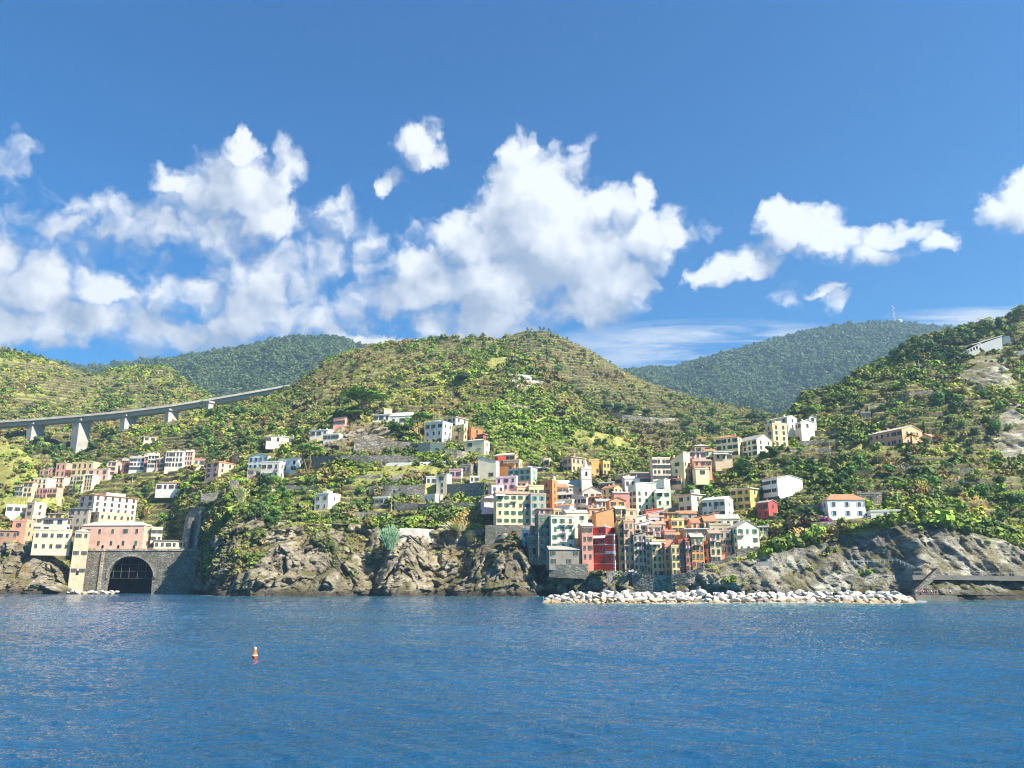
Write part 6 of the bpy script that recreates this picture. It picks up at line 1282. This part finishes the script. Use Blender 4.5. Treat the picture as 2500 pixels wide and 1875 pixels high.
# ---------------------------------------------------------------- parasols, pergola, cars, boats, gallery, nets
for i,(u,v) in enumerate(((1898,1334),(1925,1332),(1952,1332),(1914,1328),(1940,1327))):
    e=empty('parasol',Vector(P(u,v,323+ (i>2)*3)),0,f'{["leftmost","middle","rightmost","back left","back right"][i]} white parasol of the restaurant terrace right of the harbour','parasol','parasols of the terrace restaurant'); m=MB(); m.tube((0,0,-.5),(0,0,2.6),.05,n=6); m.build('pole',[M_WOOD],e)
    m=MB(); m.lathe([(2.3,2.05),(2.25,2.2),(1.2,2.5),(.05,2.85),(.01,2.9)],8); m.build('canopy',[plain('canvas',(.78,.76,.72),.9)],e)
e=empty('pergola',Vector(P(2008,1310,322)),0,'open terrace with a thin white flat roof below the bougainvillea','pergola'); m=MB(); m.box(-7,0,2.6,7.5,4,2.85); m.build('roof',[M_WHITE],e)
for x in (-6.5,-3.2,0,3.2,6.8): m=MB(); m.box(x-.1,.1,-1,x+.1,.3,2.6); m.build('post',[M_WHITE],e)
m=MB(); m.box(-7,0,-2.5,7.5,4,.0); m.build('terrace',[SG_],e)
def car(u,v,c,label,grp,rz):
    h=hit(u,v)
    if h is None: return
    e=empty('parked_car',h+Vector((0,0,.1)),rz,label,'car',grp); m=MB(); m.box(-2.1,-.85,.3,2.1,.85,.85); m.add([(-1.5,-.8,.85),(1.3,-.8,.85),(1.3,.8,.85),(-1.5,.8,.85),(-1.1,-.65,1.45),(.7,-.65,1.45),(.7,.65,1.45),(-1.1,.65,1.45)],[(4,5,6,7),(0,1,5,4),(1,2,6,5),(2,3,7,6),(3,0,4,7)],1); m.build('body',[plain('car_paint',c,.3),M_GLASS],e)
    for x in (-1.3,1.3):
        for y in (-.86,.7): w__=MB(); w__.tube((x,y,.32),(x,y+.16,.32),.32,n=12); w__.build('wheel',[M_DARK],e)
for i,(u,v,c,n) in enumerate(((1488,1164,(.7,.7,.7),'white'),(1496,1163,(.3,.3,.32),'grey'),(1505,1163,(.05,.06,.08),'black'),(1514,1163,(.7,.7,.7),'second white'),(1522,1164,(.4,.04,.03),'red'))): car(u,v,c,f'{n} car parked in the line right of the church tower','cars parked behind the church',1.2)
for i,(u,v,c,n) in enumerate(((1296,1143,(.7,.7,.7),'white'),(1306,1144,(.25,.27,.3),'dark grey'),(1317,1145,(.6,.6,.62),'silver'),(1328,1146,(.05,.1,.25),'blue'))): car(u,v,c,f'{n} car parked on the road above the grey plastered house','cars parked above the grey house',.3)
car(1562,1014,(.7,.7,.7),'white car driving on the walled valley road',None,.1)
for i,(u,v) in enumerate(((1532,1400),(1544,1404),(1556,1403),(1568,1407),(1580,1406),(1540,1396))):
    h=hit(u,v); 
    c=[(.7,.7,.7),(.05,.2,.5),(.6,.6,.58),(.1,.35,.2),(.6,.1,.06),(.75,.73,.7)][i]; e=empty('rowing_boat',Vector(P(u,v,338)),zr.uniform(.8,2),f'{["white","blue","pale grey","green","red","cream"][i]} rowing boat drawn up beside the red building','boat','boats drawn up in the harbour'); m=MB()
    L=2.4; sec=[(-L,.35,.8),(-L*.5,.8,.65),(0,.9,.6),(L*.5,.7,.68),(L,.05,.95)]; vs=[]
    for x,w__,z in sec: vs+=[(x,-w__,z),(x,-w__*.6,.1),(x,0,0),(x,w__*.6,.1),(x,w__,z)]
    fs=[(a*5+j,a*5+j+1,a*5+5+j+1,a*5+5+j) for a in range(4) for j in range(4)]; m.add(vs,fs); m.add([(x,s*w__*.98,z-.12) for x,w__,z in sec for s in (-1,1)],[(a*2,a*2+1,a*2+3,a*2+2) for a in range(4)],1); m.build('hull',[plain('boat_paint',c,.4),M_WOOD],e)
def gallery():
    h=hit(2345,874); D=h.y if h is not None else 560; e=empty('tunnel_gallery',Vector(P(2341,874,D)),0,'white road gallery with columns climbing to a long pale roof, high at the right','building'); o=e.location
    A_=Vector(P(2341,873,D))-o; B_=Vector(P(2396,850,D))-o; At=Vector(P(2341,868,D))-o; Bt=Vector(P(2396,838,D))-o
    m=MB(); m.add([A_-Vector((0,0,3)),B_-Vector((0,0,3)),B_+Vector((0,0,.6)),A_+Vector((0,0,.6))]+[p+Vector((0,6,0)) for p in (A_-Vector((0,0,3)),B_-Vector((0,0,3)),B_+Vector((0,0,.6)),A_+Vector((0,0,.6)))],[(0,1,2,3),(7,6,5,4),(3,2,6,7),(0,4,5,1),(0,3,7,4),(1,5,6,2)]); m.build('wall',[M_CONC],e)
    m=MB(); m.add([At+Vector((0,-.3,0)),Bt+Vector((0,-.3,0)),Bt+Vector((0,7,0)),At+Vector((0,7,0)),At+Vector((0,-.3,.8)),Bt+Vector((0,-.3,.8)),Bt+Vector((0,7,.8)),At+Vector((0,7,.8))],[(0,3,2,1),(4,5,6,7),(0,1,5,4),(1,2,6,5),(2,3,7,6),(3,0,4,7)]); m.build('roof',[M_CONC],e)
    for i in range(9):
        p=A_.lerp(B_,i/8); q=At.lerp(Bt,i/8); m=MB(); m.box(p.x-.3,-.1,p.z,p.x+.3,.5,q.z); m.build('column',[M_WHITE],e)
    C_=Vector(P(2396,852,D))-o; E_=Vector(P(2446,842,D))-o; Ct=Vector(P(2372,843,D))-o; Et=Vector(P(2446,821,D))-o
    m=MB(); m.add([C_-Vector((0,0,4)),E_-Vector((0,0,4)),Et,Ct+Vector((4,0,0))]+[p+Vector((0,9,0)) for p in (C_-Vector((0,0,4)),E_-Vector((0,0,4)),Et,Ct+Vector((4,0,0)))],[(0,1,2,3),(7,6,5,4),(3,2,6,7),(0,4,5,1),(0,3,7,4),(1,5,6,2)]); m.build('hall',[plain('pale_cladding',(.40,.41,.41),.8)],e)
    m=MB(); m.add([Ct+Vector((0,-.5,.1)),Et+Vector((0,-.5,.1)),Et+Vector((0,9.5,.1)),Ct+Vector((0,9.5,.1)),Ct+Vector((0,-.5,.7)),Et+Vector((0,-.5,.7)),Et+Vector((0,9.5,.7)),Ct+Vector((0,9.5,.7))],[(0,3,2,1),(4,5,6,7),(0,1,5,4),(1,2,6,5),(2,3,7,6),(3,0,4,7)]); m.build('roof',[M_CONC],e)
gallery()
wall('pale road edge on a wall right of the road gallery',[(2462,858,864),(2500,856,863),(2600,853,861)],3,CO,name='road_wall')
wall('white end house of the road gallery',[(2446,822,842),(2468,820,838)],6,M_WHITE,name='gallery_house',cat='house',group=None)
wall('green netting fence left of the salmon farmhouse',[(2040,1052,1062),(2080,1047,1058),(2128,1042,1054)],.15,plain('green_netting',(.03,.16,.13),.8),name='netting_fence',cat='fence',group=None,ext=.3)
# pale ruined terraces on the central hill and other sunlit dry walls, one by one
tw=[(1240,1300,922,9),(1250,1325,934,7),(1262,1318,946,7)]
for i,(a,b_,v,h_) in enumerate(tw): wall(['upper','middle','lower'][i]+' white rubble wall of the ruined terraces on the central hill',[(a,v-h_,v),((a+b_)/2,v-h_+1,v+1),(b_,v-h_+3,v+4)],1.5,stone((.62,.60,.56),.5),group='rubble walls of the central hill')
tl=[(250,345,1092),(262,352,1100),(240,350,1108),(232,345,1116),(222,330,1124),(215,320,1132)]
for i,(a,b_,v) in enumerate(tl): wall('sunlit dry-stone terrace wall below the second pier of the viaduct',[(a,v-3,v),((a+b_)/2,v-5,v-2),(b_,v-4,v-1)],1,SL,group='dry-stone walls below the viaduct')
t2=[(650,780,1202,1200),(680,820,1192,1194),(850,1000,1168,1166),(930,1060,1176,1174),(1750,1900,1140,1132),(1700,1830,1160,1156),(1650,1800,1180,1186),(2200,2300,1142,1146),(1990,2100,1218,1216)]
for i,(a,b_,v,v2) in enumerate(t2):
    wall(['garden wall under the lime bushes left on the headland','second garden wall above it, left on the headland','garden wall left of the blue-grey wing','lower garden wall left of the blue-grey wing','dark wall on the slope below the long cream building','terrace wall above the mustard house','terrace wall behind the mint annexe','dry wall below the salmon farmhouse shed','low wall just above the blue-shuttered villa'][i],[(a,v-7,v),((a+b_)/2,(v+v2)/2-7,(v+v2)/2),(b_,v2-7,v2)],1,SG_ if i%2 else SL)
# ---------------------------------------------------------------- the sea
def sea():
    us=np.concatenate([np.linspace(-9000,-700,20,endpoint=False),np.arange(-700,3200,3.),np.linspace(3200,11500,20)])
    y=np.concatenate([np.geomspace(14,60,520,endpoint=False),np.geomspace(60,230,300,endpoint=False),np.geomspace(230,600,90,endpoint=False),np.array([600,900,2000,6000,14000])])
    V=np.zeros((len(y),len(us),3)); V[...,1]=y[:,None]; V[...,0]=((us-1250)/F)[None,:]*y[:,None]
    rg=np.random.default_rng(5); z=np.zeros(V.shape[:2]); X,Y=V[...,0],V[...,1]
    wind=R(256)
    for i in range(56):
        L=.32*1.10**i if i<50 else rg.uniform(14,30); a=wind+rg.normal(0,.5); k=2*math.pi/L; amp=.0095*L**.85*(1.7 if L<3.2 else .6)
        if i>=50: amp=.05
        wx=fbm(np.stack([X/(L*6),Y/(L*6),X*0+i],-1),1,600+i) if i%3==0 else .5
        s=np.sin(k*(X*math.cos(a)+Y*math.sin(a))+rg.uniform(0,6.28)+wx*9)
        z+=amp*(s if i%2 else (1-2*abs(s)**.8))*.42*np.clip((L*900/Y)/8,0,1)
    V[...,2]=z*np.clip(1-(Y-300)/250,.0,1)
    m,k_,b=newmat('sea_water'); g=k_.add('ShaderNodeNewGeometry').outputs['Position']
    mp=k_.add('ShaderNodeMapping',{'Vector':g,'Rotation':(0,0,R(6)),'Scale':(.42,2.1,1)}).outputs[0]
    n1=k_.noise(mp,3.4,5,.65); n2=k_.noise(mp,.55,4,.6)
    h=k_.math('ADD',k_.math('MULTIPLY',n1,.22),k_.math('MULTIPLY',n2,.8))
    bp=k_.add('ShaderNodeBump',{'Height':h,'Strength':1.,'Distance':.4}); k_.l.new(bp.outputs[0],b.inputs['Normal'])
    sy=k_.add('ShaderNodeSeparateXYZ',{0:g}).outputs; big=k_.noise(g,.02,3)
    sh_=k_.add('ShaderNodeAttribute',attribute_name='shore').outputs['Fac']; near=k_.add('ShaderNodeMapRange',{'Value':sh_,'From Min':90.,'From Max':4.}).outputs[0]
    c=k_.mix(k_.ramp(big,[(.35,(0,0,0)),(.65,(1,1,1))]),(.008,.052,.118),(.013,.078,.172)); c=k_.mix(k_.math('MULTIPLY',near,.75),c,(.012,.11,.13))
    fn=k_.noise(mp,.9,5,.7); fm=k_.math('MULTIPLY',k_.add('ShaderNodeMapRange',{'Value':sh_,'From Min':3.2,'From Max':.3}).outputs[0],k_.add('ShaderNodeMapRange',{'Value':fn,'From Min':.46,'From Max':.58}).outputs[0])
    c=k_.mix(k_.math('MULTIPLY',fm,k_.add('ShaderNodeMapRange',{'Value':sh_,'From Min':-49.,'From Max':-40.}).outputs[0]),c,(.75,.78,.78))
    k_.l.new(c,b.inputs['Base Color']); b.inputs['Roughness'].default_value=.04; b.inputs['IOR'].default_value=1.33; b.inputs['Specular IOR Level'].default_value=.5
    js=np.arange(A.shape[1]); ys=np.array([A[np.argmax(A[:,j,2]>.15),j,1] for j in js]); uj=usA
    ysu=np.interp(us,uj,ys); bw=(us>1322)&(us<2226); ysu=np.where(bw,np.minimum(ysu,219.5),ysu)
    dist=(ysu[None,:]-Y)
    o=gridmesh('sea',V,m,{'shore':np.clip(dist,-50,200)}); setp(o,kind='structure')
    q=MB(); q.add([(-14000,-9000,-1.2),(14000,-9000,-1.2),(14000,20,-1.2),(-14000,20,-1.2)],[(0,1,2,3)]); setp(q.build('sea',[m]),kind='structure')
sea()
# ---------------------------------------------------------------- the air
m=bpy.data.materials.new('haze'); m.use_nodes=True; m.node_tree.nodes.clear(); k=NT(m.node_tree); o_=k.add('ShaderNodeOutputMaterial'); v_=k.add('ShaderNodeVolumePrincipled',{'Color':(.44,.70,1,1),'Density':HAZE,'Anisotropy':.2}); k.l.new(v_.outputs[0],o_.inputs['Volume'])
b=MB(); b.box(-4600,-60,-8,4600,3600,1060); o=b.build('haze',[m]); setp(o,kind='stuff')
